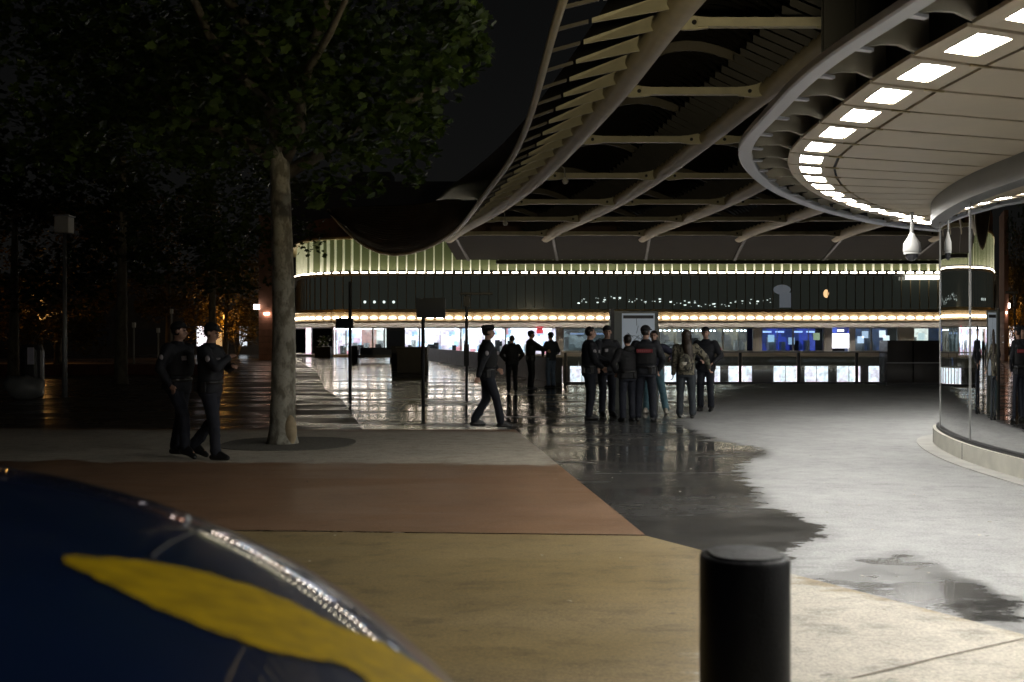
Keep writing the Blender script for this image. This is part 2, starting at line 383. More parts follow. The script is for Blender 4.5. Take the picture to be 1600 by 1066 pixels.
for i in range(N):
    s = s0 + i*STEP; e = s + STEP
    if e > acc[-1] - .1: break
    pm, dm = ringat(s); L = (dm-pm).length
    if L < 1.75: offB, lb, la, oa = .95, .82, .52, .42
    else: offB, lb, la, oa = OFFB, LB, LA, OFFA
    # bracket: gull-wing tapered arm from the ring to the soffit edge
    br = MB(); d = (dm-pm).normalized(); side = Vector((-d.y, d.x, 0))*.016
    secs = [(.06, ZR+.01, .10), (.14, ZR+.02, .11), (.30, ZR+.07, .17), (.46, ZR+.10, .24), (oa+.02, ZR+.08, .30), (oa+.25, ZR+.09, .30)]
    vsb = []
    for q, zc, h in secs:
        c = pm + d*q
        flare = side*(.8 + .5*(q < .1))
        vsb += [Vector((c.x,c.y,zc-h*.25))-flare, Vector((c.x,c.y,zc-h*.25))+flare, Vector((c.x,c.y,zc+h*.75))+side*.6, Vector((c.x,c.y,zc+h*.75))-side*.6]
    fb = [(0,1,2,3), tuple(reversed([len(vsb)-4,len(vsb)-3,len(vsb)-2,len(vsb)-1]))]
    for q in range(len(secs)-1):
        for j in range(4): fb.append((q*4+j, q*4+(j+1)%4, q*4+4+(j+1)%4, q*4+4+j))
    br.add(vsb, fb); bk_ = pbuild(br, 'bracket', M_bracket)
    c0 = pm + d*.085; c1 = pm + d*.22; w_ = side*2.0
    pbuild(MB().hexa([Vector((v.x,v.y,ZR-.035)) for v in (c0-w_,c1-w_*.7,c1+w_*.7,c0+w_)], [Vector((v.x,v.y,ZR-.012)) for v in (c0-w_,c1-w_*.7,c1+w_*.7,c0+w_)]), 'foot_plate', M_ring, parent=bk_)
    g = GAP/2
    # lamp tray: soffit strip with an opening for the lamp
    def quad(a0, a1, sa, sb, z, th, name, m, parent=None):
        b = MB(); P0 = [pod(sa,a0,z), pod(sb,a0,z), pod(sb,a1,z), pod(sa,a1,z)]
        return pbuild(b.hexa(P0, [p + Vector((0,0,th)) for p in P0]), name, m, parent=parent)
    tr = MB()
    sa, sb = s+g, e-g; la2, lb2 = s+.12, e-.19
    for (a0,a1,p0,p1) in ((oa,la,sa,sb),(lb,offB-.015,sa,sb),(la,lb,sa,la2),(la,lb,lb2,sb)):
        P0 = [pod(p0,a0,ZS), pod(p1,a0,ZS), pod(p1,a1,ZS), pod(p0,a1,ZS)]; tr.hexa(P0, [p+Vector((0,0,.03)) for p in P0])
    tray = pbuild(tr, 'lamp_tray', M_soffit)
    P0 = [pod(la2,la,ZS+.012), pod(lb2,la,ZS+.012), pod(lb2,lb,ZS+.012), pod(la2,lb,ZS+.012)]
    # rounded lamp diffuser
    c = sum(P0, Vector())/4; U = ((P0[1]-P0[0])+(P0[2]-P0[3]))/4; W = ((P0[3]-P0[0])+(P0[2]-P0[1]))/4
    out = []
    for a in range(24):
        t = 2*math.pi*a/24; cx = math.copysign(abs(math.cos(t))**.35, math.cos(t)); cy = math.copysign(abs(math.sin(t))**.35, math.sin(t)); out.append(c + U*cx*.99 + W*cy*.99)
    lm = MB(); lm.add(out + [p+Vector((0,0,.006)) for p in out], [tuple(reversed(range(24))), tuple(range(24,48))] + [(q,(q+1)%24,24+(q+1)%24,24+q) for q in range(24)])
    pbuild(lm, 'soffit_lamp', M_soffit_lamp)
    hs = [q.lerp(c, -.06) for q in P0]; pbuild(MB().hexa([q+Vector((0,0,.021)) for q in hs], [q+Vector((0,0,.065)) for q in hs]), 'lamp_housing', M_dark)
    # large soffit panels
    if L > offB + .3:
        P0 = [pod(s+g,offB+.03,ZS), pod(e-g,offB+.03,ZS), pod(e-g,99,ZS+.05), pod(s+g,99,ZS+.05)]
        pbuild(MB().hexa(P0, [p+Vector((0,0,.03)) for p in P0]), 'soffit_panel', M_soffit)
    # joint clip
    cl = pod(s, offB-.03, ZS-.012); d2 = d*.10
    pbuild(MB().hexa([cl-d2-side*.8, cl+d2-side*.8, cl+d2+side*.8, cl-d2+side*.8], [q+Vector((0,0,.02)) for q in (cl-d2-side*.8, cl+d2-side*.8, cl+d2+side*.8, cl-d2+side*.8)]), 'joint_clip', M_gold)
# dark backing slab above the soffit and roof
A = [pod(acc[i], .75, ZS+.09) for i in range(0, len(acc), 6)]; B = [pod(acc[i], 99, ZS+.10) for i in range(0, len(acc), 6)]
Cc = [Vector((26, p.y, ZS+.10)) for p in B]
bk = MB(); bk.ribbon(A, B); bk.ribbon(B, Cc); up = Vector((0,0,.35)); bk.ribbon([p+up for p in A],[p+up for p in B]); bk.ribbon([p+up for p in B],[p+up for p in Cc]); bk.ribbon(A, [p+up for p in A])
pbuild(bk, 'roof_slab', M_dark)
# fascia over the glass, glass panes, mullions, kerb
DP = spline([(a,b,0) for a,b in DC], 10)
dl = [0]
for i in range(1, len(DP)): dl.append(dl[-1]+(DP[i]-DP[i-1]).length)
def drum(s):
    for i in range(1, len(dl)):
        if dl[i] >= s or i == len(dl)-1:
            t = (s-dl[i-1])/(dl[i]-dl[i-1]); p = DP[i-1].lerp(DP[i], t); d = (DP[i]-DP[i-1]).normalized(); return p, Vector((-d.y, d.x, 0))
def band(off, z0, z1, a, b, n, out=None):
    A_, B_ = [], []
    for i in range(n+1):
        p, nn = drum(a + (b-a)*i/n); q = p + nn*off; A_.append(Vector((q.x,q.y,z0))); B_.append(Vector((q.x,q.y,z1)))
    return A_, B_
def shell(name, m, o0, o1, z0, z1, a, b, n, smooth=True):
    A_, B_ = band(o1, z0, z1, a, b, n); C_, D_ = band(o0, z0, z1, a, b, n); s_ = MB()
    s_.ribbon(A_, B_); s_.ribbon(D_, C_); s_.ribbon(C_, A_); s_.ribbon(B_, D_)
    return pbuild(s_, name, m, smooth=False)
SL = dl[-1]
shell('fascia', mat('fascia_grey', (.24,.24,.235), .45, var=.08, scale=2), -.02, .13, 3.46, 3.765, 0, SL, 120)
shell('kerb_plinth', M_kerb, -.10, .10, 0.0, .235, 0, SL, 120)
shell('base_frame', M_dark, -.03, .05, .235, .275, 0, SL, 120)
shell('apron_strip', mat('apron_concrete', (.40,.39,.36), .7, var=.15, scale=3), .10, .34, 0.0, .012, 0, SL, 120)
# mullion joints: find station whose image x is near 1517
best = min((abs(800 + F*drum(i*.05)[0].x/drum(i*.05)[0].y - 1516), i*.05) for i in range(int(SL/.05)) if 12 < drum(i*.05)[0].y < 16.0)
st = [best[1] + 2.3*k for k in range(-8, 9) if 0 < best[1] + 2.3*k < SL]
for q in st:
    p, nn = drum(q); tdir = Vector((-nn.y, nn.x, 0))
    def fin(o0, o1, hw, z0, z1):
        c0 = p+nn*o0; c1 = p+nn*o1; b_ = [c0-tdir*hw, c1-tdir*hw, c1+tdir*hw, c0+tdir*hw]
        return MB().hexa([v+Vector((0,0,z0)) for v in b_], [v+Vector((0,0,z1)) for v in b_])
    pbuild(fin(-.09, .012, .014, .275, 3.46), 'mullion', M_trim)
    pbuild(fin(.10, .104, .004, .0, .232), 'kerb_joint', M_dark)
for a, b in zip([0]+st, st+[SL]):
    A_, B_ = band(0, .275, 3.46, a+.016, b-.016, 16)
    s_ = MB().ribbon(A_, B_); o = pbuild(s_, 'glass_pane', M_pane, smooth=True)
# upper storey wall of vertical ribs
uw = MB(); fp = [(5.25,16.9),(26,16.9),(26,20.4),(6.6,20.4)]; uw.hexa([(a,b,4.2) for a,b in fp], [(a,b,16) for a,b in fp]); M_pit = mat('black_cladding', (.004,.004,.004), .8, spec=.03); upw = pbuild(uw, 'upper_wall', M_pit)
for i in range(24):
    x = 5.27 + i*.55; pbuild(MB().box((x,16.82,4.2),(x+.06,16.899,16)), 'wall_rib', M_pit, parent=None)
# inside the pavilion
fl = MB(); A_, B_ = band(-.12, .02, .02, 0, SL, 60); fl.ribbon(A_, [Vector((26,p.y,.02)) for p in A_]); pbuild(fl, 'inner_floor', mat('inner_floor', (.25,.22,.18), .25, var=.15, scale=2))
pbuild(MB().box((12,-4,.02),(12.1,18.3,3.8)), 'inner_wall', mat('inner_wall', (.05,.055,.065), .5, var=.2, scale=1))
M_bluepanel = emit('blue_panel_light', (.10, .30, .95), 1.2)
M_whitelamp = emit('white_lamp', (.95, .95, 1), 28)
M_inlamp = emit('inner_lamp', (.9,.95,1), 6)
for (x, y) in ((8.2,8.5),(8.2,11.5),(8.4,14.6),(10,10),(10,13)):
    pbuild(MB().box((x-.3,y-.06,3.3),(x+.3,y+.06,3.36)), 'ceiling_lamp', M_inlamp)
b1 = MB(); b1.loft([((7.75,13.2,.024),.55,.85,0),((7.75,13.2,.55),.52,.82,0),((7.75,13.2,.60),.45,.75,0)], 24)
tag(b1.build('round_bench', mat('brown_leather', (.22,.085,.035), .4, var=.15, scale=5), smooth=False), 'round brown upholstered bench inside the glass pavilion', 'bench')
cl = MB().loft([((7.55,14.6,.024),.13,.13,0),((7.55,14.6,3.7),.13,.13,0)], 20); tag(cl.build('round_column', M_dark, smooth=False), 'slim dark column inside the glass pavilion', 'column')
for (x, y, hgt, labl) in ((8.6,15.4,2.2,'tall narrow blue lit banner inside the glass pavilion'),):
    t_ = tag(empty('display_banner', (x, y, .021)), labl, 'banner')
    MB().box((-.16,-.02,.1),(.16,.02,hgt)).build('banner_panel', M_bluepanel, t_); MB().box((-.2,-.12,0),(.2,.12,.1)).build('base', M_dark, t_)
t_ = tag(empty('clothes_rail', (8.0, 12.0, .021)), 'clothes rail hung with blue and dark garments inside the pavilion', 'clothes rail')
MB().tube([(-.02,-.5,0),(-.02,-.5,1.5),(-.02,.5,1.5),(-.02,.5,0)], .015).build('rail', M_trim, t_)
for i in range(8):
    c = [(.03,.09,.26),(.02,.02,.03),(.02,.05,.12),(.16,.16,.15)][i % 4]
    MB().hexa([(-.2,-.42+i*.11,.55),(.2,-.42+i*.11,.55),(.2,-.37+i*.11,.55),(-.2,-.37+i*.11,.55)], [(-.05,-.42+i*.11,1.47),(.05,-.42+i*.11,1.47),(.05,-.37+i*.11,1.47),(-.05,-.37+i*.11,1.47)]).build('garment', mat('garment%d' % i, c, .8), t_)
# dome camera under the overhang
dc = at(1425, 372, 16.4); t_ = tag(empty('dome_camera', (dc.x, dc.y, ZS)), 'white dome security camera hanging from the pavilion overhang', 'security camera')
def zc(y): return at(1425, y, 16.4).z - ZS
MB().tube([(0,0,0),(0,0,zc(366))], .03).build('stem', M_trim, t_)
MB().loft([((0,0,zc(364)),.03,.03,0),((0,0,zc(370)),.06,.06,0),((0,0,zc(380)),.125,.125,0),((0,0,zc(392)),.135,.135,0),((0,0,zc(396)),.11,.11,0)], 20).build('housing', M_white, t_, smooth=True)
MB().ball((0,0,zc(399)), (.10,.10,.095)).build('dome', mat('dome_plastic', (.05,.05,.055), .06), t_, smooth=True)
MB().loft([((0,0,zc(397)),.125,.125,0),((0,0,zc(395)),.125,.125,0)], 20).build('collar', M_white, t_)
# floodlights on the pavilion roof that light the canopy steel
def floodlight(loc, aim, power, size, labl):
    t_ = tag(empty('floodlight', loc), labl, 'floodlight', 'floodlights on the pavilion roof')
    MB().box((-.05,-.05,0),(.05,.05,.14)).build('stand', M_dark, t_)
    d = (Vector(aim)-Vector(loc)).normalized(); q = d.to_track_quat('-Z','Y'); Mx = Matrix.Translation((0,0,.22)) @ q.to_matrix().to_4x4()
    MB().box((-.22,-.16,-.0),(.22,.16,.12), Mx).build('housing', M_dark, t_)
    MB().box((-.2,-.14,-.012),(.2,.14,-.004), Mx).build('lens', emit('flood_lens', (1,.86,.55), 6), t_)
    l = bpy.data.lights.new('flood_lamp', 'SPOT'); l.energy = power; l.color = (1,.84,.50); l.spot_size = R(size); l.spot_blend = .7; l.shadow_soft_size = .18
    lo = bpy.data.objects.new('flood_lamp', l); COL.objects.link(lo); lo.parent = t_; lo.location = Vector((0,0,.22)) + d*.06; lo.rotation_euler = q.to_euler()
floodlight((3.9, 12.4, 4.18), (-1.5, 40, 16.5), 4200, 74, 'dark floodlight on the pavilion roof aimed at the canopy')
floodlight((4.3, 8.6, 4.18), (-7, 15.5, 7), 340, 110, 'dark floodlight on the pavilion roof aimed at the plane tree')

# ---------------------------------------------------------------- canopy
can = tag(empty('canopy', (5, 60, 0)), 'huge undulating steel canopy with pale fins, tubes and dark louvres', 'canopy')
CO = Vector((5, 60, 0))
def cbuild(mb, name, m, smooth=False, parent=None):
    mb.v = [tuple(Vector(p) - CO) for p in mb.v]; return mb.build(name, m, parent or can, smooth)
barY = [18.3, 26.8, 35.3, 43.8, 52.3, 60.8, 69.3, 77.8, 86.3]
def hz(Y):      # height of tube centres over the plaza
    T = [(10,12.6),(26.8,13.1),(35.3,13.0),(43.8,12.7),(52.3,12.3),(60.8,11.8),(69.3,11.4),(77.8,11.25),(86.3,11.05),(95,9.6)]
    for (a,p),(b,q) in zip(T, T[1:]):
        if Y <= b: return p + (q-p)*(Y-a)/(b-a)
    return T[-1][1]
def xb(Y):
    T = [(10,8.4),(18.3,7.6),(26.8,6.7),(34,5.7),(43,4.84),(51.5,3.5),(60,1.93),(68.5,0),(77,-2.2),(85,-4.6),(90,-6.2)]
    for (a,p),(b,q) in zip(T, T[1:]):
        if Y <= b: return p + (q-p)*(Y-a)/(b-a)
    return T[-1][1]
TY = [14 + 2*i for i in range(38)]
def tubeX(k, Y): return xb(Y) + k*(6.6 + .045*max(0, Y-45))
def tubepts(k, y1=90): return [Vector((tubeX(k,Y), Y, hz(Y))) for Y in TY if Y <= y1]
def smooth3(P):
    for _ in range(3): P = [P[0]] + [(P[i-1]+P[i]*2+P[i+1])/4 for i in range(1,len(P)-1)] + [P[-1]]
    return P
for k in range(8):
    cbuild(MB().tube(smooth3(tubepts(k)), .52 if k == 0 else .46, 14), 'main_tube', M_steel, True)
    if k < 7:
        for Y in barY:
            if Y < 30 and k == 0: pass
            a = Vector((tubeX(k,Y)+.42, Y, hz(Y)-.12)); b = Vector((tubeX(k+1,Y)-.42, Y, hz(Y)-.12))
            st_ = cbuild(MB().box((a.x+.55, Y-.14, a.z-.16),(b.x-.55, Y+.14, a.z+.16)), 'strut', M_fin)
            for P, sgn in ((a,1),(b,-1)):
                gp = MB(); h0 = .48
                ring = [(P.x-.25*sgn, h0),(P.x+.15*sgn,.30),(P.x+.62*sgn,.21),(P.x+.95*sgn,.19),(P.x+.95*sgn,-.19),(P.x+.55*sgn,-.24),(P.x+.1*sgn,-.26),(P.x-.35*sgn,-.16)]
                n_ = len(ring); gp.add([(x, Y-.07, P.z+z) for x,z in ring]+[(x, Y+.07, P.z+z) for x,z in ring], [tuple(range(n_)), tuple(reversed(range(n_,2*n_)))]+[(i,(i+1)%n_,n_+(i+1)%n_,n_+i) for i in range(n_)])
                gp.v = [tuple(Vector(p)) for p in gp.v]
                cbuild(gp, 'gusset', M_fin, parent=st_)
                bo = MB().tube([(P.x+.45*sgn, Y-.10, P.z),(P.x+.45*sgn, Y-.071, P.z)], .09, 8); cbuild(bo, 'pin', M_dark, parent=st_)
# arched ribs and louvres above each bay
lv = MB()
for k in range(7):
    for Y in barY:
        x0 = tubeX(k,Y); x1 = tubeX(k+1,Y); P = []
        for i in range(13):
            t = i/12; P.append(Vector((x0+(x1-x0)*t, Y+1.5*math.sin(math.pi*t), hz(Y)+.35+2.0*math.sin(math.pi*t)**.8)))
        o = MB(); A_ = [p+Vector((0,0,-.22)) for p in P]; B_ = [p+Vector((0,0,.22)) for p in P]
        dp = Vector((0,.12,0)); o.ribbon(A_,B_); o.ribbon([p+dp for p in B_],[p+dp for p in A_]); o.ribbon([p+dp for p in A_],A_); o.ribbon(B_,[p+dp for p in B_])
        cbuild(o, 'arched_rib', M_eave)
    Y = 14
    while Y < 90:
        for i in range(8):
            t0, t1 = i/8, (i+1)/8
            def q(t, dz, dy): return Vector((tubeX(k,Y)+(tubeX(k+1,Y)-tubeX(k,Y))*t, Y+dy, hz(Y)+.8+2.0*math.sin(math.pi*t)**.8+dz))
            lv.add([q(t0,0,0), q(t1,0,0), q(t1,.38,.5), q(t0,.38,.5)], [(0,1,2,3)])
        Y += .62
cbuild(lv, 'louvre_field', M_louvre)['kind'] = 'stuff'
tl = MB()
for k in range(1,8):       # short louvre blades along the left flank of the inner tubes
    Y = 16
    while Y < 89:
        p = Vector((tubeX(k,Y), Y, hz(Y)))
        tl.add([p+Vector((-.35,0,.35)), p+Vector((-1.9,.55,1.25)), p+Vector((-1.9,.6,.95)), p+Vector((-.35,.05,.02))], [(0,1,2,3)]); Y += .8
cbuild(tl, 'tube_louvres', M_louvre)['kind'] = 'stuff'
# opaque deck over the louvres
dk = MB()
gridY = [14+3*i for i in range(26)]
gv = [(tubeX(k,Y), Y, hz(Y)+3.6) for Y in gridY for k in (-.1,1,2,3,5,7)]
dk.add(gv, [(j*6+i, j*6+i+1, (j+1)*6+i+1, (j+1)*6+i) for j in range(25) for i in range(5)]); cbuild(dk, 'roof_deck', M_louvre)
# edge rim and cantilever fins
RT = [(14,(-4.6,-.55)),(26,(-4.8,-.6)),(34,(-4.3,-.7)),(43,(-3.85,-.95)),(52,(-3.2,-1.0)),(60.8,(-3.2,-.95)),(69,(-2.6,-.85)),(77.8,(-1.6,-.75)),(84,(-.8,-.6))]
def rimp(Y):
    for (a,p),(b,q) in zip(RT, RT[1:]):
        if Y <= b:
            t = (Y-a)/(b-a); break
    else: t = 1; p = q = RT[-1][1]
    return Vector((xb(Y)+p[0]+(q[0]-p[0])*t, Y, hz(Y)+p[1]+(q[1]-p[1])*t))
rp = smooth3([rimp(14+2*i) for i in range(35)])
rp += [at(690,378,86), at(668,390,88), at(640,399,90), at(618,402,91), at(595,400,92), at(570,390,93.5), at(550,374,95), at(530,352,96), at(513,328,97)]
rp_s = smooth3(rp)
cbuild(MB().tube(rp_s, .16, 8), 'edge_rim', M_steel, True)
Y = 15.0; prev = None
while Y < 85:
    a = rimp(Y); b = Vector((xb(Y)-.15, Y-.35, hz(Y)+.25)); d = b-a
    m1 = a + d*.30; m2 = a + d*.33
    f1 = MB(); w1 = Vector((0,.05,0))
    f1.hexa([a-w1+Vector((0,0,-.06)), m1-w1+Vector((0,0,-.06)), m1+w1+Vector((0,0,-.06)), a+w1+Vector((0,0,-.06))], [a-w1+Vector((0,0,.06)), m1-w1+Vector((0,0,.06)), m1+w1+Vector((0,0,.06)), a+w1+Vector((0,0,.06))])
    arm = cbuild(f1, 'fin_arm', M_eave)
    f2 = MB(); w2 = Vector((0,.04,0)); h0, h1 = .08, .44
    tl_ = Vector((0,-.40,0))
    f2.hexa([m2-w2+Vector((0,0,-h0)), b-w2+tl_+Vector((0,0,-h1)), b+w2+tl_+Vector((0,0,-h1)), m2+w2+Vector((0,0,-h0))], [m2-w2+Vector((0,0,h0)), b-w2+Vector((0,0,h1*.6)), b+w2+Vector((0,0,h1*.6)), m2+w2+Vector((0,0,h0))])
    cbuild(f2, 'fin', M_fin); Y += 2.15
# hanging wave at the far corner: curved slats above the rim
low = [Vector(p) for p in rp_s if p.y > 76]
M_wave = mat('wave_slat', (.12,.10,.075), .8, spec=.1, var=.2, scale=.5)
top_img = [(738,318,82),(715,312,85),(690,313,88),(660,318,89),(620,321,93),(580,322,96),(545,324,98),(516,326,99)]
topc = spline([at(*p) for p in top_img], 6)
def resample(P, n):
    L = [0]
    for i in range(1,len(P)): L.append(L[-1]+(P[i]-P[i-1]).length)
    out = []; j = 0
    for i in range(n):
        s = L[-1]*i/(n-1)
        while j < len(L)-2 and L[j+1] < s: j += 1
        out.append(P[j].lerp(P[j+1], (s-L[j])/(L[j+1]-L[j])))
    return out
lo_, hi_ = resample(low, 40), resample(topc, 40)
NS = 21
def wave(i, t):
    p = lo_[i].lerp(hi_[i], t); return p + Vector((0, -1.6*math.sin(math.pi*t), -.5*math.sin(math.pi*t)))
for s in range(NS):
    t0 = s/NS; t1 = (s+.55)/NS
    A_ = [wave(i,t0) for i in range(40)]; B_ = [wave(i,t1)+Vector((0,-.25,0)) for i in range(40)]
    o = MB().ribbon(A_,B_); dp = Vector((0,.08,.02)); o.ribbon([p+dp for p in B_],[p+dp for p in A_]); cbuild(o, 'wave_slat', M_wave, False)
bkw = MB(); 
for s in range(6): bkw.ribbon([wave(i,s/6)+Vector((0,.5,.12)) for i in range(40)], [wave(i,(s+1)/6)+Vector((0,.5,.12)) for i in range(40)])
cbuild(bkw, 'wave_backing', M_dark)
# eave panels at the far end
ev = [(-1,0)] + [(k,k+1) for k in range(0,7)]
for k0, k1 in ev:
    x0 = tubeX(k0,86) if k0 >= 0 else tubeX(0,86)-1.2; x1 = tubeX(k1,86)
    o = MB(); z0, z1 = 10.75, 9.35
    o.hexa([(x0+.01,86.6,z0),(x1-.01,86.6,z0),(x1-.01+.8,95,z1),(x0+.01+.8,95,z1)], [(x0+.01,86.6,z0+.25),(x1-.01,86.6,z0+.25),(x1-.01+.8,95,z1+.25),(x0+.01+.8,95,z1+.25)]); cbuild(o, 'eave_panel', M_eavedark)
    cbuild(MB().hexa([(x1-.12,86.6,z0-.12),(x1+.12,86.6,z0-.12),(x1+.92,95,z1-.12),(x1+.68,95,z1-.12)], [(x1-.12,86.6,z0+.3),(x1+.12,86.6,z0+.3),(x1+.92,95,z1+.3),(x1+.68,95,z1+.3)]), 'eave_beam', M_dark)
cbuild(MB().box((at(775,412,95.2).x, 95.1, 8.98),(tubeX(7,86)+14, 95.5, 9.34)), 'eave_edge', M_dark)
# camera heads hanging under the first tube
for Y in (58.0, 73.5):
    p = Vector((xb(Y)+.75, Y, hz(Y)-.35)); t_ = tag(empty('hanging_camera', p), 'small white camera under the first canopy tube, ' + ('between the pavilion ring and wide strut' if Y < 60 else 'close to the hanging wave'), 'security camera', 'cameras under the canopy tube')
    MB().tube([(-.35,0,.3),(0,0,.05),(.05,0,-.5)], .035).build('arm', M_trim, t_); MB().loft([((.05,0,-.85),.12,.12,0),((.05,0,-.7),.2,.2,0),((.05,0,-.5),.1,.1,0)], 12).build('housing', M_white, t_, True)

# ---------------------------------------------------------------- shopping building
bld = tag(empty('shopping_building', (20, 100, 0)), 'long curved shopping building with lit bands and ground floor shops', 'building')
BO = Vector((20, 100, 0))
def bbuild(mb, name, m, smooth=False, parent=None):
    mb.v = [tuple(Vector(p) - BO) for p in mb.v]; return mb.build(name, m, parent or bld, smooth)
path = [Vector((x, 100, 0)) for x in range(64, -15, -2)] + spline([(-16,100.1,0),(-18.5,100.9,0),(-20.8,102.8,0),(-22.3,105.6,0),(-23.4,109,0),(-24.3,113,0),(-25.2,117,0),(-26.4,122,0)], 4)
pl = [0]
for i in range(1,len(path)): pl.append(pl[-1]+(path[i]-path[i-1]).length)
def fac(s, out=0, z=0):
    for i in range(1,len(pl)):
        if pl[i] >= s or i == len(pl)-1:
            t = (s-pl[i-1])/(pl[i]-pl[i-1]); p = path[i-1].lerp(path[i], t); d = (path[i]-path[i-1]).normalized(); n_ = Vector((-d.y, d.x, 0)); n_ = -n_ if n_.y > .01 or (abs(n_.y) <= .01 and n_.x > 0) else n_
            q = p + n_*out; return Vector((q.x, q.y, z)), n_, d
FS = pl[-1]; SX = lambda X: 64 - X       # station of a point on the straight part
def fband(name, m, o0, o1, z0, z1, a=0, b=None, parent=None):
    b = FS if b is None else b; n_ = max(2, int((b-a)/1.0)); ss = [a+(b-a)*i/n_ for i in range(n_+1)]
    P = [[fac(s,o,z)[0] for s in ss] for o, z in ((o1,z0),(o1,z1),(o0,z1),(o0,z0))]; mb = MB()
    for i in range(4): mb.ribbon(P[i], P[(i+1)%4])
    return bbuild(mb, name, m, parent=parent)
M_cove = mat('cove_bronze', (.20,.15,.08), .6)
fband('roof_parapet', mat('parapet_bronze', (.16,.085,.045), .5, var=.15, scale=.5), -3.5, -.9, 12.05, 14.2)
fband('cornice', M_gold, -1.2, .5, 11.85, 12.05)
fband('upper_glazing', M_green, -.4, -.3, 8.75, 11.85)
fband('upper_ledge', M_white, -.5, .75, 8.15, 8.30)
fband('upper_ledge_edge', M_gold, .7, .8, 8.30, 8.36)
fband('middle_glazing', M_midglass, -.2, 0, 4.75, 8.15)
fband('lower_ledge', M_gold, -.4, 1.0, 4.45, 4.75)
fband('lamp_cove', M_cove, -.4, .55, 3.60, 4.42)
fband('shop_fascia', M_white, -.4, .45, 2.98, 3.58)
fband('floor_slab', M_stone, -6, 1.6, -.85, -.02, 0, SX(-8))
fband('back_wall', M_dark, -6.2, -6.0, -5, 12, 0, SX(-15.5)); fband('end_wall', M_dark, -1.9, -1.8, 3.12, 12, SX(-15.5), FS); fband('end_wall', M_dark, -1.9, -1.8, 0, 2.99, SX(-15.5)+11, FS)
s = 1.0; i = 0
while s < FS-1:
    p, n_, d = fac(s, 0, 0)
    def stick(o0, o1, hw, z0, z1):
        b_ = [p+n_*o0-d*hw, p+n_*o1-d*hw, p+n_*o1+d*hw, p+n_*o0+d*hw]; return MB().hexa([v+Vector((0,0,z0)) for v in b_], [v+Vector((0,0,z1)) for v in b_])
    X = p.x
    if s > 14:
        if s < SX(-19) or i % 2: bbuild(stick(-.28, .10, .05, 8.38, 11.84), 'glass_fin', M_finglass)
        i += 1
        bbuild(stick(.005, .11, .03, 4.76, 8.14), 'mullion', M_cove)
    s += .92
s = 12.0
while s < FS-3:
    p, n_, d = fac(s, 0, 0)
    def stick(o0, o1, hw, z0, z1):
        b_ = [p+n_*o0-d*hw, p+n_*o1-d*hw, p+n_*o1+d*hw, p+n_*o0+d*hw]; return MB().hexa([v+Vector((0,0,z0)) for v in b_], [v+Vector((0,0,z1)) for v in b_])
    bbuild(stick(.46, .62, .30, 8.37, 8.50), 'band_lamp', M_lampA)
    # half-round cove lamp
    c = p + n_*.56; rr = [(-.33,0),(-.28,.10),(-.16,.16),(0,.18),(.16,.16),(.28,.10),(.33,0)]
    f_ = [c+d*x+Vector((0,0,3.86+z)) for x,z in rr]; g_ = [q+n_*.16 for q in f_]; mb = MB(); mb.add(f_+g_, [tuple(range(7)), tuple(reversed(range(7,14)))]+[(j,(j+1)%7,7+(j+1)%7,7+j) for j in range(7)])
    bbuild(mb, 'cove_lamp', M_lampB)
    s += .94
# ground floor shops, each bay with frame, glass, lit display wall and ceiling lamps
def display(name, cols, strength, sx, sz, thresh=.0, base=None):
    m = bpy.data.materials.new(name); m.use_nodes = True; t = NT(m); b = t.n['Principled BSDF']; b.inputs['Base Color'].default_value = (.2,.2,.2,1)
    tc = t.n.new('ShaderNodeTexCoord').outputs['Object']
    v = t.n.new('ShaderNodeTexVoronoi'); v.distance = 'CHEBYCHEV'; v.inputs['Scale'].default_value = 1.0; t.l.new(t.map(tc, (sx, 1, sz)), v.inputs['Vector'])
    rp_ = t.n.new('ShaderNodeValToRGB'); el = rp_.color_ramp; el.interpolation = 'CONSTANT'
    while len(el.elements) < len(cols): el.elements.new(.5)
    for i_, c in enumerate(cols): el.elements[i_].position = i_/len(cols); el.elements[i_].color = (*c, 1)
    sp = t.n.new('ShaderNodeSeparateColor'); t.l.new(v.outputs['Color'], sp.inputs[0]); t.l.new(sp.outputs[0], rp_.inputs[0])
    t.l.new(rp_.outputs[0], b.inputs['Emission Color'])
    nz = t.noise(tc, 2.2, 4); t.l.new(t.rng(nz, .25, .7, strength*.55, strength*1.25), b.inputs['Emission Strength'])
    return m
D_pink = display('lit_pink_shop', [(1,.72,.82),(1,.85,.88),(.95,.92,.95),(.8,.45,.6),(1,.9,.95),(.6,.75,.9)], 2.0, 1.6, 1.3)
D_orange = display('lit_orange_shop', [(.9,.42,.30),(.75,.3,.22),(1,.62,.5),(.85,.5,.42)], 1.0, 1.1, .7)
D_white = display('lit_white_shop', [(1,.95,.97),(1,.98,1),(.60,.45,.55),(.7,.22,.26),(.35,.5,.75),(1,1,1),(.9,.75,.85),(.45,.35,.4),(1,.97,.95)], 2.8, 1.3, 1.5)
D_cream = display('lit_cream_shop', [(1,.94,.82),(.9,.85,.72),(1,.97,.9)], 1.6, .6, .5)
D_dim = display('dim_cool_shop', [(.05,.06,.06),(.10,.12,.12),(.25,.28,.28),(.03,.03,.03),(.02,.03,.03)], 1.0, .9, .9)
D_warm = display('dim_warm_shop', [(.10,.08,.05),(.20,.16,.10),(.05,.04,.03),(.35,.28,.16),(.08,.07,.05)], 1.0, 1.2, .8)
D_blue = display('lit_blue_shop', [(.02,.03,.25),(.03,.05,.38),(.01,.02,.12),(.05,.1,.5),(.02,.03,.2)], 1.3, .8, .6)
D_navy = display('dim_navy_shop', [(.03,.05,.12),(.02,.03,.06),(.06,.09,.2)], 1.0, .9, .7)
M_frame_w = mat('white_shop_frame', (.55,.55,.54), .4)
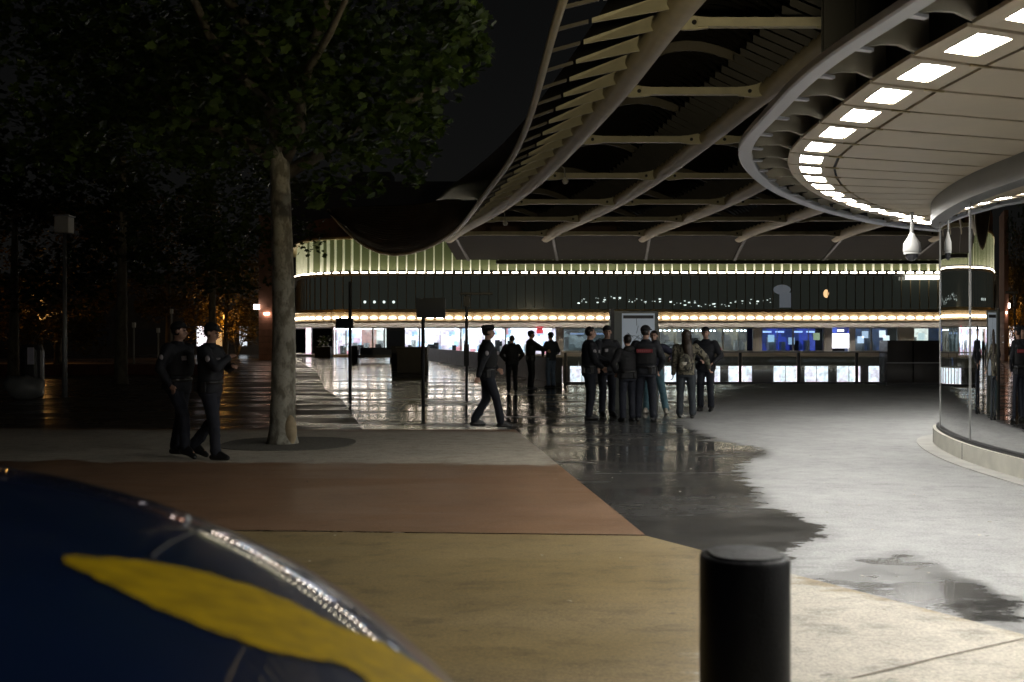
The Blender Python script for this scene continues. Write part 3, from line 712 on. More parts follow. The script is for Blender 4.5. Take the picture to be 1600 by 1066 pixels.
px = lambda x: (x-800)/F*100.0
bays = [(482,522,D_pink,.25),(522,540,D_white,.25),(540,582,D_orange,.25),(582,600,D_cream,.25),(600,655,D_white,.25),(655,720,D_white,.25),(720,790,D_white,.25),(790,870,D_white,.25),
        (880,960,D_dim,.55),(960,1030,D_dim,.55),(1030,1080,D_warm,.55),(1080,1130,D_warm,.55),(1130,1178,D_warm,.55),(1190,1240,D_blue,.55),(1240,1288,D_blue,.55),(1336,1362,D_navy,.55),(1362,1404,D_navy,.55),(1428,1470,D_cream,.55),(1470,1530,D_navy,.55),(1530,1600,D_dim,.55)]
for (a, b, dm, zb) in bays:
    x0, x1 = px(a), px(b)
    if b < 545:
        s_b = min((abs(800 + F*fac(q*.1)[0].x/fac(q*.1)[0].y - (a+b)/2), q*.1) for q in range(770, int(FS*10)))[1]; pb, nb, db_ = fac(s_b)
        sh = empty('shop_bay', Vector((pb.x, pb.y, 0)) - BO, math.atan2(db_.y, db_.x) - math.pi); W = (x1-x0)/2/max(.35, abs(db_.x))
    else:
        sh = empty('shop_bay', Vector(((x0+x1)/2, 100, 0)) - BO); W = (x1-x0)/2
    sh.parent = bld
    dd_ = 1.35 if b < 545 else 3.0; MB().box((-W-(2.2 if b < 545 else 0),dd_,zb),(W,dd_+.1,2.98)).build('display_wall', dm, sh)
    MB().box((-W+.07,.20,zb),(W-.07,.215,2.9)).build('shop_pane', M_pane, sh)
    fr = MB(); fr.box((-W,.1,zb),(-W+.07,.3,2.979)); fr.box((W-.07,.1,zb),(W,.3,2.979)); fr.box((-W+.07,.1,2.86),(W-.07,.3,2.979)); fr.box((-W+.07,.1,zb-.0),(W-.07,.3,zb+.08)); fr.build('shop_frame', M_frame_w, sh)
    if b-a > 45: MB().box((-.03,.12,zb+.08),(.03,.19,2.86)).build('shop_mullion', M_frame_w, sh)
    if a < 870: MB().box((-W*.8,1.0,2.80),(W*.8,1.3,2.86)).build('ceiling_lamp', M_whitelamp, sh)
    elif dm is D_warm:
        for q in range(6): MB().box((-W+.2+q*W*.3,.9+.35*(q % 3),2.62),(-W+.38+q*W*.3,1.05+.35*(q % 3),2.70)).build('spot_lamp', M_whitelamp, sh)
    elif dm in (D_blue, D_dim):
        for q in range(2): MB().box((-W*.7+q*W*.8,1.4,2.45-.2*(dm is D_dim)),(-W*.7+q*W*.8+W*.55,1.44,2.62-.2*(dm is D_dim))).build('lit_sign', emit('sign_blue_white', (.45,.6,1), 2.2 if dm is D_blue else .6), sh)
    # goods and counters as dark and pale blocks inside
    for q in range(max(3, int(W*2.4))):
        gx = random.uniform(-W+.3, W-.3); gh = random.uniform(.7,1.5); gw = random.uniform(.08,.35)
        y0_ = random.uniform(.4,.7)*dd_; MB().box((gx-gw,y0_,zb),(gx+gw,dd_-.3,zb+gh)).build('display_stand', random.choice([M_white, M_dark, M_frame_w]), sh)
fband('shop_floor', M_white, -3.2, .9, .02, .24, SX(5), FS-8)
fband('shop_plinth', M_white, -3.2, 1.1, .02, .548, 0, SX(px(876)))
# plain piers between the bays
for (a, b) in ((870,880),(1178,1190),(1288,1300),(1326,1336),(1404,1428)):
    bbuild(MB().box((px(a)+.01,99.85,.55),(px(b)-.01,100.3,2.975)), 'shop_pier', M_white)
# screen, lit ticket panel, red sign, lit pieces
bbuild(MB().box((px(1300),99.9,.9),(px(1326),99.98,2.35)), 'lit_screen', emit('screen_white', (.92,.92,1), 3.2))
bbuild(MB().box((px(1300),99.9,2.36),(px(1326),99.98,2.97)), 'screen_header', D_blue)
bbuild(MB().box((px(1308),99.86,2.55),(px(1318),99.89,2.75)), 'lit_sign', emit('sign_white', (.8,.85,1), 3))
rs = bbuild(MB().box((px(838),98.9,2.35),(px(848),98.96,3.02)), 'red_sign', emit('red_sign', (.85,.06,.09), .8))
bbuild(MB().box((px(839.5),98.88,2.75),(px(846.5),98.899,2.86)), 'sign_bar', M_white, parent=rs)
for (x,y,c,st_) in ((1205,528,(.5,.75,1),2.0),(1237,532,(.5,.7,1),1.6),(1276,525,(.75,.85,.4),1.0),(1345,530,(.7,.8,1),2.5),(1352,522,(.7,.8,1),2),(1379,521,(1,1,1),3),(1385,529,(1,1,1),3),(1440,525,(.9,1,.95),2)):
    p = at(x,y,101.2); bbuild(MB().box((p.x-.32,p.y,p.z-.42),(p.x+.32,p.y+.05,p.z+.3)), 'lit_poster', emit('poster_light', c, st_*.6))
fband('side_lamp_strip', emit('strip_pale', (1,.97,.8), 5), .81, .9, 7.75, 8.1, SX(px(1471)), SX(px(1410)))
# painted reflection glints, a warm lamp and a glowing figure in the middle storey
M_speck = emit('reflection_speck', (.85,1,.95), 1.2)  # reflections in the dark glass, drawn as small glowing specks
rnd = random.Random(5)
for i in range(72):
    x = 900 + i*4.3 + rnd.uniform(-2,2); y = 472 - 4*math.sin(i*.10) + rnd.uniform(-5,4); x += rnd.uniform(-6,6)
    p = at(x, y, 99.96); r_ = rnd.choice((.025,.03,.04,.05,.06,.09)); bbuild(MB().box((p.x-r_*1.3,p.y-.03,p.z-r_*.6),(p.x+r_*1.3,p.y+.02,p.z+r_*.6)), 'glint_speck', M_speck)
for x in (570,585,600,615): p = at(x,472,99.96); bbuild(MB().ball(p, .14, seg=8, rings=5), 'round_glint', M_speck)
p = at(1291,459,99.96); bbuild(MB().ball(p, (.28,.03,.42), seg=12, rings=7), 'warm_lamp', emit('warm_glow_lamp', (1,.62,.3), 1.1))
fg = MB(); p = at(1222,462,99.9); fg.ball(p+Vector((0,0,.6)), (.9,.05,.5), seg=10, rings=6); fg.box((p.x-.25,p.y-.03,p.z-1.2),(p.x+.9,p.y+.03,p.z+.3)); bbuild(fg, 'window_figure', emit('figure_glow', (.62,.72,.85), .10))  # pale figure in the glass, glow added to brighten it
# lower storey seen across the court
D_low = display('lit_lower_shop', [(1,.93,.95),(1,.97,1),(.9,.75,.82),(1,1,1),(.95,.85,.85)], 2.2, 1.2, .8)
xw = [1079,1130,1177,1223.5,1271,1321,1371,1420,1470,906,860,955,1005,1030]
for i, xc in enumerate((860,908,957,1005,1054,1104,1153,1176+0,1223,1271,1321,1370,1420,1468,1516)):
    if i == 7: continue
    X = px(xc); bbuild(MB().box((X-1.15,99.0,-4.4),(X+1.15,99.1,-.9)), 'lower_window', D_low)
    bbuild(MB().box((X-.03,98.93,-4.4),(X+.03,98.99,-.9)), 'window_bar', M_frame_w)
fband('lower_wall', mat('brown_stone', (.16,.13,.11), .7, var=.2, scale=.6), .8, .95, -5, -.86, 0, SX(-8))
# open the wall for each lower window by standing piers in front instead
# ---------------------------------------------------------------- balustrade round the court
bal = tag(empty('balustrade', (20, 37.4, 0)), 'glass balustrade with dark posts along the sunken court edge', 'balustrade')
x = VX
while x < 36:
    MB().box((x-20-.05,-.04,0),(x-20+.05,.04,1.16)).build('post', M_dark, bal); 
    MB().box((x-20+.08,-.006,.08),(x-20+2.11,.006,1.02)).build('glass_pane', M_pane, bal); x += 2.19
MB().box((VX-20,-.03,1.16),(36-20,.03,1.21)).build('handrail', M_trim, bal)
MB().box((VX-20,-.06,.0),(36-20,.06,.07)).build('base_rail', M_dark, bal)
bl2 = tag(empty('side_balustrade', (VX-.2, 38, 0)), 'dark parapet running back along the left side of the court', 'parapet')
d = Vector((-10, 54, 0)).normalized(); n_ = Vector((-d.y, d.x, 0))
for i in range(11):
    a = d*(i*5); b = d*(i*5+4.97); o = MB().hexa([a-n_*.12, b-n_*.12, b+n_*.12, a+n_*.12], [q+Vector((0,0,.95)) for q in (a-n_*.12, b-n_*.12, b+n_*.12, a+n_*.12)]); o.build('parapet_panel', M_dark, bl2)
# escalator hood by the pavilion
eh = tag(empty('escalator_enclosure', (14.9, 36.2, 0)), 'dark glazed escalator enclosure beside the court balustrade', 'enclosure')
for i in range(3): MB().box((-1.4+i*.95,-.4,.1),(-1.4+i*.95+.9,.4,1.62)).build('dark_panel', mat('smoked_glass%d' % i, (.030,.024,.022), .12, var=.3, scale=1), eh)
MB().box((-1.45,-.45,0),(1.45,.45,.1)).build('base', M_dark, eh); MB().box((-1.45,-.43,.80),(1.45,-.41,.83)).build('rail', M_trim, eh); MB().box((.55,-.5,.0),(.62,-.46,1.75)).build('pale_post', M_white, eh)
fband('end_display_wall', D_pink, -1.9, -1.8, .25, 2.99, SX(-15.5), SX(-15.5)+10.95)
fband('shop_ceiling', M_white, -6, -.42, 3.0, 3.1, 0, SX(-15.5)); fband('end_ceiling', M_white, -1.75, -.42, 3.0, 3.1, SX(-15.5), FS)

# ---------------------------------------------------------------- trees
def leafmat(name, col, var=.35):
    m = bpy.data.materials.new(name); m.use_nodes = True; t = NT(m); b = t.n['Principled BSDF']
    g = t.n.new('ShaderNodeNewGeometry'); r = g.outputs['Random Per Island']
    s_ = t.n.new('ShaderNodeVectorMath'); s_.operation = 'SCALE'
    c = t.mix(r, tuple(q*(1-var) for q in col), (col[0]*1.5, col[1]*1.25, col[2])); t.l.new(c, b.inputs['Base Color'])
    b.inputs['Roughness'].default_value = .45; b.inputs['Subsurface Weight'].default_value = 0
    tr = t.n.new('ShaderNodeBsdfTranslucent'); t.l.new(c, tr.inputs[0]); mx = t.n.new('ShaderNodeMixShader'); mx.inputs[0].default_value = .35
    t.l.new(b.outputs[0], mx.inputs[1]); t.l.new(tr.outputs[0], mx.inputs[2]); t.l.new(mx.outputs[0], t.n['Material Output'].inputs[0]); return m
LEAF = [(0,-.5),(.18,-.22),(.5,-.12),(.3,.12),(.36,.42),(.1,.3),(0,.6),(-.1,.3),(-.36,.42),(-.3,.12),(-.5,-.12),(-.18,-.22)]
def leaves(clusters, per, size, rnd):
    mb = MB()
    for (c, r) in clusters:
        n = int(per * (r ** 1.6)) + 6
        for _ in range(n):
            d = Vector((rnd.gauss(0,1), rnd.gauss(0,1), rnd.gauss(0,.8)))
            d.normalize(); p = Vector(c) + d * r * (rnd.random() ** .45)
            z = Vector((rnd.gauss(0,.6), rnd.gauss(0,.6), .5+rnd.random())).normalized(); a = rnd.random()*6.28
            x = z.cross(Vector((math.cos(a), math.sin(a), .1))).normalized(); y = z.cross(x)
            s = size * rnd.uniform(.65, 1.35); fold = rnd.uniform(-.15,.25)
            o = len(mb.v)
            for (u, v) in LEAF: mb.v.append(tuple(p + x*u*s + y*v*s + z*(abs(u)*fold*s - .1*v*v*s)))
            mb.f.append((o,o+1,o+2,o+3,o+6,o+9,o+10,o+11)); mb.f.append((o+3,o+4,o+5,o+6)); mb.f.append((o+6,o+7,o+8,o+9))
    return mb
def barkmat(name, a, b_, sc_=5):
    m = bpy.data.materials.new(name); m.use_nodes = True; t = NT(m); b = t.n['Principled BSDF']; tc = t.n.new('ShaderNodeTexCoord').outputs['Object']
    v = t.noise(t.map(tc, (1,1,.45)), sc_, 4, .6); v2 = t.noise(tc, 22, 5)
    c = t.mix(t.rng(v,.40,.56), a, b_); c2 = t.mix(t.rng(v2,.5,.75,0,.5), c, tuple(q*.45 for q in a)); t.l.new(c2, b.inputs['Base Color']); b.inputs['Roughness'].default_value = .8
    bp = t.n.new('ShaderNodeBump'); bp.inputs['Strength'].default_value = .5; bp.inputs['Distance'].default_value = .02; t.l.new(t.math('ADD', v, t.math('MULTIPLY', v2, .4)), bp.inputs['Height']); t.l.new(bp.outputs[0], b.inputs['Normal']); return m
M_bark = barkmat('plane_bark', (.17,.155,.115), (.38,.36,.29), 7)
M_bark2 = barkmat('dark_bark', (.10,.085,.06), (.16,.14,.10))
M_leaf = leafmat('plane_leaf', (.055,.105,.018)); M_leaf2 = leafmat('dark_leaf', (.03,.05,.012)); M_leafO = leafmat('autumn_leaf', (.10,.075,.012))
rnd = random.Random(11)
TX, TYY = gr(441, 694)
tree = tag(empty('plane_tree', (TX, TYY, 0)), 'tall plane tree with pale mottled trunk in the dusty paving strip', 'tree')
tk = []; rr_ = []
for i in range(70):
    z = i/69*5.6; rad = .195 - .010*z + .07*math.exp(-z/.16); tk.append((.03*math.sin(z*.9) - .004*z, 0, z-.02 if i == 0 else z)); rr_.append(rad)
tb = MB().tube(tk, rr_, 20)
for j, v in enumerate(tb.v):
    v = Vector(v); k_ = noise.noise(v*1.9)*.010 + noise.noise(v*6)*.005; d_ = Vector((v.x, v.y, 0)); 
    if d_.length > .01: v += d_.normalized()*k_; tb.v[j] = tuple(v)
trunk = tb.build('trunk', M_bark, tree, True)
MB().ball((.155,-.13,.22), (.10,.075,.24), None, 16, 10).build('bark_scar', mat('scar_wood', (.42,.33,.20), .7, var=.2, scale=12), tree, True)
limb = MB()
for a, z0, L, e in ((20,4.2,3.0,.7),(100,4.5,2.8,.9),(170,4.3,3.2,.6),(235,4.7,2.6,1.1),(300,4.4,3.1,.75),(60,5.2,2.6,1.8),(200,5.3,2.6,1.9),(330,5.3,2.8,1.5)):
    P = []; 
    for i in range(7):
        t = i/6; P.append((math.cos(R(a))*L*t + .12*math.sin(i*1.7), math.sin(R(a))*L*t+.1*math.cos(i*2.1), z0 + L*e*t - .25*t*t))
    limb.tube(P, [.11*(1-.8*i/6) for i in range(7)], 8)
limb.build('limbs', M_bark2, tree, True)
cl_ = []
for (x,y,r,Y) in [(705,55,55,14.6),(742,85,32,14.8),(728,30,45,15.2),(660,40,70,15.5),(690,105,35,14.4),(735,120,14,14.8),(640,100,60,14.2),(600,40,80,15.8),(590,120,70,14.6),(650,180,42,15),(675,200,20,15),(610,200,45,14.2),(560,190,60,14.8),(635,235,26,15.2),(628,268,10,15.2),(645,282,8,15.2),(585,240,30,14.5),(540,240,45,15.3),(520,275,28,15.1),(498,305,18,14.9),(490,320,10,14.9),(500,150,80,14),(520,60,100,15),(440,60,100,14),(420,140,90,14.6),(470,215,50,14.2),(395,215,45,14.5),(350,90,90,15),(330,170,75,14.2),(345,235,45,15),(290,245,40,15.4),(280,60,90,14.6),(265,150,70,15),(235,215,45,14.6),(200,100,80,15.2),(190,190,55,15),(140,150,70,15.4),(120,220,45,15),(130,50,90,15.4),(60,90,80,15.6),(60,180,60,15.4),(30,250,45,16),(95,265,25,15.6),(10,30,70,16)]:
    p = at(x,y,Y); cl_.append((p - Vector((TX,TYY,0)), r/F*Y)); cl_.append((p - Vector((TX,TYY,0)) + Vector((rnd.uniform(-.4,.4), rnd.uniform(.8,2.6), rnd.uniform(.1,.9))), r/F*Y*1.05))
for _ in range(90):
    a = rnd.random()*6.28; q = rnd.random()**.5*4.4; z = 7.4 + rnd.random()*3.2; cl_.append(((math.cos(a)*q*.95-.3, math.sin(a)*q*.85, z), rnd.uniform(.5,.95)))
leaves(cl_, 230, .15, rnd).build('crown', M_leaf, tree)
pit = MB().disc((TX+.1, TYY, .004), 1.02, .012, 32); tag(pit.build('tree_pit', mat('dark_gravel', (.14,.13,.105), .9, var=.4, scale=40, bump=.6, bscale=90)), kind='structure')
def bg_tree(x, ybase, labl, rx, rz, zc_, nc, m, seed, lean=0):
    r2 = random.Random(seed); X, Y = gr(x, ybase); t_ = tag(empty('background_tree', (X, Y, 0)), labl, 'tree', 'trees in the dark beyond the plaza')
    MB().tube([(0,0,-.02),(.02,0,.4),(.05+lean,0,3),(.1+lean*2,0,zc_)], [.30,.24,.19,.10], 12).build('trunk', M_bark2, t_, True)
    c = []
    for _ in range(nc):
        a = r2.random()*6.28; q = r2.random()**.5; z = r2.uniform(-1,1); c.append(((math.cos(a)*q*rx*math.sqrt(1-z*z*.8), math.sin(a)*q*rx*math.sqrt(1-z*z*.8), zc_+z*rz), r2.uniform(.6,1.3)))
    leaves(c, 64, .26, r2).build('crown', m, t_); return t_
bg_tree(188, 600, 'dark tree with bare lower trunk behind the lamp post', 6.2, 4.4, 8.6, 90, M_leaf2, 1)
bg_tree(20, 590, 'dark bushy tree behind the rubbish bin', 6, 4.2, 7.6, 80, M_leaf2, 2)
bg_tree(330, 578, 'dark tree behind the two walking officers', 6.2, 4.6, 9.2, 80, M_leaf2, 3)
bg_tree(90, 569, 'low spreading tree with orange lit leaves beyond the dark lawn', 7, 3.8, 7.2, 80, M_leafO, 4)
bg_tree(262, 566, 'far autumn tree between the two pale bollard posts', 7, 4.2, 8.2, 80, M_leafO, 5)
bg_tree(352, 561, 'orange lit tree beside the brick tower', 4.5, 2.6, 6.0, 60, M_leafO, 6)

def shrub(x, yb_, labl, h, m, seed):
    r2 = random.Random(seed); X, Y = gr(x, yb_); t_ = tag(empty('autumn_shrub', (X,Y,0)), labl, 'shrub', 'shrubs lit by the orange lamps')
    st_ = MB(); c = []
    for q in range(6):
        a = r2.random()*6.28; e = (math.cos(a)*h*.4, math.sin(a)*h*.3, h*r2.uniform(.55,.9)); st_.tube([(0,0,-.02),(e[0]*.4,e[1]*.4,e[2]*.5),e], [.06,.04,.02], 6); c.append((e, h*.30)); c.append(((e[0]*1.3,e[1]*1.3,e[2]*.7), h*.26))
    st_.build('stems', M_bark2, t_); leaves(c, 60, .22, r2).build('foliage', m, t_)
shrub(45, 570, 'orange lit shrub behind the rubbish bin', 4.4, M_leafO, 21)
shrub(95, 572, 'orange lit shrub behind the square lamp post', 4.2, M_leafO, 22)
shrub(345, 561.5, 'bright orange shrub beside the brick tower', 5.2, M_leafO, 23)
shrub(370, 560, 'small orange shrub between the tower and far lit windows', 3.6, M_leafO, 24)
# ---------------------------------------------------------------- dark background blocks
bt = tag(empty('brick_tower', (at(404,500,82).x, 82, 0)), 'dark brick tower with lit pink stone foot behind the plane tree', 'tower')
MB().box((0,0,4.0),(1.5,5,12.0)).build('wall', mat('tower_brick', (.20,.11,.075), .8, var=.2, scale=2), bt)
fz = 0
for i in range(8): MB().box((.02,-.02,i*.5+.01),(1.48,4.9,i*.5+.485)).build('stone_course', mat('pink_stone%d' % i, (.42,.24,.18), .7, var=.2, scale=2), bt)
MB().box((.5,-.25,3.75),(.9,-.03,3.95)).build('wall_lamp', emit('wall_lamp_pink', (1,.62,.45), 12), bt)
MB().box((-.3,-.45,4.2),(.1,-.03,4.6)).build('wall_bracket_lamp', emit('wall_lamp_small', (1,.8,.7), 6), bt)
db = tag(empty('distant_block', (at(700,300,150).x, 150, 0)), 'dark flat roofed block behind the canopy', 'building')
MB().box((-24,0,0),(24,14,24.8)).build('wall', M_dark, db); MB().box((-24.3,-.3,24.8),(24.3,14.3,25.6)).build('roof', M_dark, db); MB().box((-15,3,25.6),(-9,8,27.6)).build('chimney', M_dark, db)
for i in range(9): MB().box((-22+i*5,-.04,16),(-20.6+i*5,-.01,18.4)).build('window', M_darkglass, db)
lb = tag(empty('long_dark_building', (-60, 118, 0)), 'long dark building far behind the trees', 'building')
MB().box((-70,0,0),(33,10,9)).build('wall', mat('night_wall', (.04,.036,.03), .8, var=.3, scale=.4), lb); MB().box((-70.3,-.3,9),(33.3,10.3,9.6)).build('roof', M_dark, lb)
for i in range(18):
    MB().box((-66+i*5.4,-.05,1.0),(-63+i*5.4,-.01,3.0)).build('window', M_dark, lb)
for x, wd, c, s_ in ((323,2.1,(1,.9,.95),2.2),(311,.6,(.95,.95,1),1.6),(340,1.0,(1,.55,.2),.9),(380,.9,(.8,.9,1),1.6)):
    p = at(x,522,117.9); MB().box((p.x+60-wd/2,-.09,1.0),(p.x+60+wd/2,-.055,3.3)).build('lit_window', emit('lit_far_window', c, s_*.6), lb)
rw = tag(empty('low_red_wall', (-20, 47, 0)), 'low dark red wall at the edge of the trees', 'wall')
for i in range(7): MB().box((-14+i*2.9,0,0),(-14+i*2.9+2.86,.5,.5)).build('wall_block', mat('red_block%d' % i, (.16,.055,.035), .7, var=.2, scale=2), rw)
# lit orange street lamps among the trees
def street_lamp(loc, h, power, labl):
    t_ = tag(empty('street_lamp', loc), labl, 'street lamp', 'orange street lamps beyond the trees')
    MB().tube([(0,0,0),(0,0,h)], [.07,.05], 8).build('pole', M_dark, t_); MB().loft([((0,0,h),.12,.12,0),((0,0,h+.3),.2,.2,0),((0,0,h+.36),.22,.22,0)], 12).build('lantern', emit('sodium_lantern', (1,.5,.12), 1.0), t_)
    MB().loft([((0,0,h+.36),.26,.26,0),((0,0,h+.46),.06,.06,0)], 12).build('hood', M_dark, t_)
    l = bpy.data.lights.new('sodium_lamp', 'POINT'); l.energy = power; l.color = (1,.48,.12); l.shadow_soft_size = .25; lo = bpy.data.objects.new('sodium_lamp', l); COL.objects.link(lo); lo.parent = t_; lo.location = (0,0,h-.25)
street_lamp((at(352,520,90).x, 90, 0), 3.6, 700, 'lit orange street lamp beside the tower among leaves')
street_lamp((at(66,520,71).x, 71, 0), 3.0, 200, 'lit orange street lamp behind the rubbish bin trees')

# ---------------------------------------------------------------- street furniture
X, Y = gr(101, 622); lp = tag(empty('lamp_post', (X, Y, 0)), 'slim grey lamp post with unlit square lantern', 'lamp post')
MB().tube([(0,0,0),(0,0,1.3),(0,0,at(0,365,Y).z)], [.075,.06,.05], 12).build('pole', mat('galvanised', (.32,.33,.34), .4, metal=.4), lp, True)
zt = at(0,337,Y).z; zb = at(0,365,Y).z
MB().box((-.21,-.21,zb),(.19,.19,zt-.04)).build('lantern', mat('lantern_acrylic', (.60,.58,.50), .35), lp, bevel=.03); MB().box((-.23,-.23,zt-.04),(.21,.21,zt)).build('lantern_cap', M_trim, lp); MB().disc((0,0,0),.13,.02,16).build('base_plate', M_dark, lp)
for x, yb_, yt, labl in ((209,575,512,'pale bollard post beside the dark background tree'),(247,572,520,'thin post behind the two walking officers'),(268,570,490,'thin tall post behind the two walking officers')):
    X, Y = gr(x, yb_); t_ = tag(empty('thin_post', (X,Y,0)), labl, 'post'); h = at(0,yt,Y).z
    MB().tube([(0,0,0),(0,0,h)], .06, 8).build('pole', mat('post_grey', (.30,.30,.29), .5), t_); MB().loft([((0,0,h),.11,.11,0),((0,0,h+.3),.11,.11,0)], 10).build('head', M_white, t_)
X, Y = gr(50, 622); rb_ = tag(empty('rubbish_bin', (X,Y,0)), 'dark rubbish bin with pale sticker at the foot of the trees', 'bin')
MB().loft([((0,0,0),.27,.27,0),((0,0,.1),.30,.30,0),((0,0,1.35),.30,.30,0),((0,0,1.5),.24,.24,0)], 18).build('body', M_dark, rb_); MB().box((.02,-.32,.95),(.2,-.30,1.42)).build('sticker', mat('sticker', (.6,.6,.75), .6), rb_)
bag = MB().ball((0,0,.30),(.52,.42,.34), seg=22, rings=14); 
for j, v in enumerate(bag.v):
    v = Vector(v); n_ = noise.noise(v*5)*.09 + noise.noise(v*11)*.04; v = v + v.normalized()*n_; v.z = max(0, v.z + (.35*max(0, -v.x-.15))); bag.v[j] = tuple(v)
gb = bag.build('rubbish_bag', mat('grey_plastic', (.22,.23,.23), .35), None, True); gb.location = (X+.15, Y-.75, 0); tag(gb, 'slumped grey plastic rubbish bag before the bin', 'bag')
# sign poles
def pole_sign(x, yb_, yt, box, labl, cat='sign'):
    X, Y = gr(x, yb_); t_ = tag(empty('sign_pole', (X,Y,0)), labl, cat); MB().tube([(0,0,0),(0,0,at(0,yt,Y).z)], .045, 10).build('pole', M_dark, t_)
    MB().disc((0,0,0),.12,.015,14).build('base_plate', M_dark, t_)
    for (x0,x1,y0,y1,m) in box:
        a = at(x0,y1,Y); b = at(x1,y0,Y); MB().box((a.x-X,-.09,a.z),(b.x-X,.05,b.z)).build('sign_box', m, t_, bevel=.01)
pole_sign(547, 622, 440, [(525,552,497,513,M_dark)], 'thin dark pole with small black box sign near the plane tree')
M_signgrey = mat('sign_grey', (.10,.105,.10), .5)
pole_sign(661, 634, 468, [(651,696,466,497,M_signgrey)], 'dark pole with wide grey sign panel before the bright shops')
pole_sign(729, 616, 458, [(718,770,457,461,M_dark),(724,734,463,480,M_dark),(725,733,538,572,M_dark)], 'dark signal pole with cross arm behind the striding officer')
# display stand, planters, bench
X, Y = gr(620, 578); ds = tag(empty('display_stand', (X,Y,0)), 'dark screen on a black pedestal before the bright shops', 'display')
MB().box((-.28,-.2,0),(.28,.2,at(0,545,Y).z+.15)).build('pedestal', M_dark, ds); a = at(604,546,Y); b = at(633,513,Y); MB().box((a.x-X,-.12,a.z),(b.x-X,.1,b.z)).build('screen_case', mat('navy_case', (.03,.04,.07), .3), ds, bevel=.03); MB().box((a.x-X+.12,-.135,a.z+.15),(b.x-X-.12,-.121,b.z-.15)).build('screen', mat('dark_screen', (.05,.06,.10), .15), ds)
X, Y = gr(645, 583); kb = tag(empty('kiosk_box', (X,Y,0)), 'low dark box kiosk beside the black display pedestal', 'kiosk')
MB().box((-.75,-.5,0),(.75,.5,1.25)).build('body', mat('kiosk_brown', (.05,.042,.034), .5, var=.2, scale=2), kb, bevel=.03); MB().box((-.8,-.55,1.25),(.8,.55,1.31)).build('lid', M_signgrey, kb)
X, Y = gr(585, 566); be = tag(empty('plaza_bench', (X,Y,0)), 'long dark bench with pale side before the orange shop', 'bench')
MB().box((-1.7,-.5,.35),(1.7,.5,.55)).build('seat', M_trim, be); MB().box((-1.9,-.55,0),(-1.2,.55,1.25)).build('end_block', M_dark, be); MB().box((1.2,-.4,0),(1.6,.4,.35)).build('leg', M_dark, be); MB().box((-1.1,.35,.55),(1.7,.5,1.1)).build('backrest', mat('blue_grey_panel', (.2,.22,.3), .5), be)
X, Y = gr(506, 559); pt = tag(empty('planter', (X,Y,0)), 'square black planter with shrub before the pink shop', 'planter')
MB().box((-.75,-.7,0),(.75,.7,1.05)).build('box', M_black, pt); leaves([((0,0,1.4),.6),((.3,0,1.8),.5),((-.3,.1,1.7),.5)], 60, .25, rnd).build('shrub', M_leaf2, pt)
# map totem
X, Y = gr(991, 640); tm = tag(empty('map_totem', (X,Y,0)), 'tall grey information totem with district map behind the officers', 'totem')
def tz(y): return at(0,y,Y).z
def tx(x): return at(x,0,Y).x - X
MB().box((tx(957),-.10,0),(tx(1028),.10,tz(486))).build('frame', mat('totem_green_grey', (.14,.15,.13), .45, var=.1, scale=3), tm, bevel=.015)
po = MB().box((tx(971),-.112,tz(585)),(tx(1022),-.102,tz(490))).build('poster', emit('map_paper', (.50,.58,.66), .16), tm)
po.data.materials[0].node_tree.nodes['Principled BSDF'].inputs['Base Color'].default_value = (.55,.6,.66,1)
MB().box((tx(973),-.118,tz(498)),(tx(1020),-.113,tz(493))).build('title_bar', M_dark, po)
M_ink = mat('map_ink', (.10,.14,.17), .7); r3 = random.Random(3)
for i in range(26):
    a = r3.random()*6.28; u = r3.gauss(0,.13); v = tz(530) + r3.gauss(0,.12); L = r3.uniform(.04,.13); c, s_ = math.cos(a), math.sin(a)
    MB().hexa([(u-c*L+.006*s_,-.1135,v-s_*L-.006*c),(u+c*L+.006*s_,-.1135,v+s_*L-.006*c),(u+c*L-.006*s_,-.1135,v+s_*L+.006*c),(u-c*L-.006*s_,-.1135,v-s_*L+.006*c)], [(u-c*L+.006*s_,-.1165,v-s_*L-.006*c),(u+c*L+.006*s_,-.1165,v+s_*L-.006*c),(u+c*L-.006*s_,-.1165,v+s_*L+.006*c),(u-c*L-.006*s_,-.1165,v-s_*L+.006*c)]).build('map_line', M_ink, po)
MB().box((tx(953),-.13,.0),(tx(959),.13,tz(483))).build('side_fin', M_dark, tm)
# bollard in the foreground
bo = tag(empty('bollard', (.67, 2.87, 0)), 'thick black cylindrical bollard on the tan paving', 'bollard')
rB = .125; zB = at(0,866,2.87).z
MB().loft([((0,0,0),rB,rB,0),((0,0,zB-.012),rB,rB,0),((0,0,zB-.003),rB-.004,rB-.004,0),((0,0,zB),rB-.014,rB-.014,0)], 48).build('post', M_black, bo)
for p in bo.children[0].data.polygons: p.use_smooth = len(p.vertices) == 4 and abs(p.normal.z) < .3
MB().loft([((0,0,zB),rB-.016,rB-.016,0),((0,0,zB+.006),rB-.022,rB-.022,0)], 40).build('cap', mat('worn_black', (.008,.008,.008), .42, var=.3, scale=14, bump=.3, bscale=60, spec=.1), bo)
MB().loft([((0,0,.004),.17,.17,0),((0,0,.014),.165,.165,0)], 32).build('ground_collar', M_dark, bo)
for ch in bo.children: pass

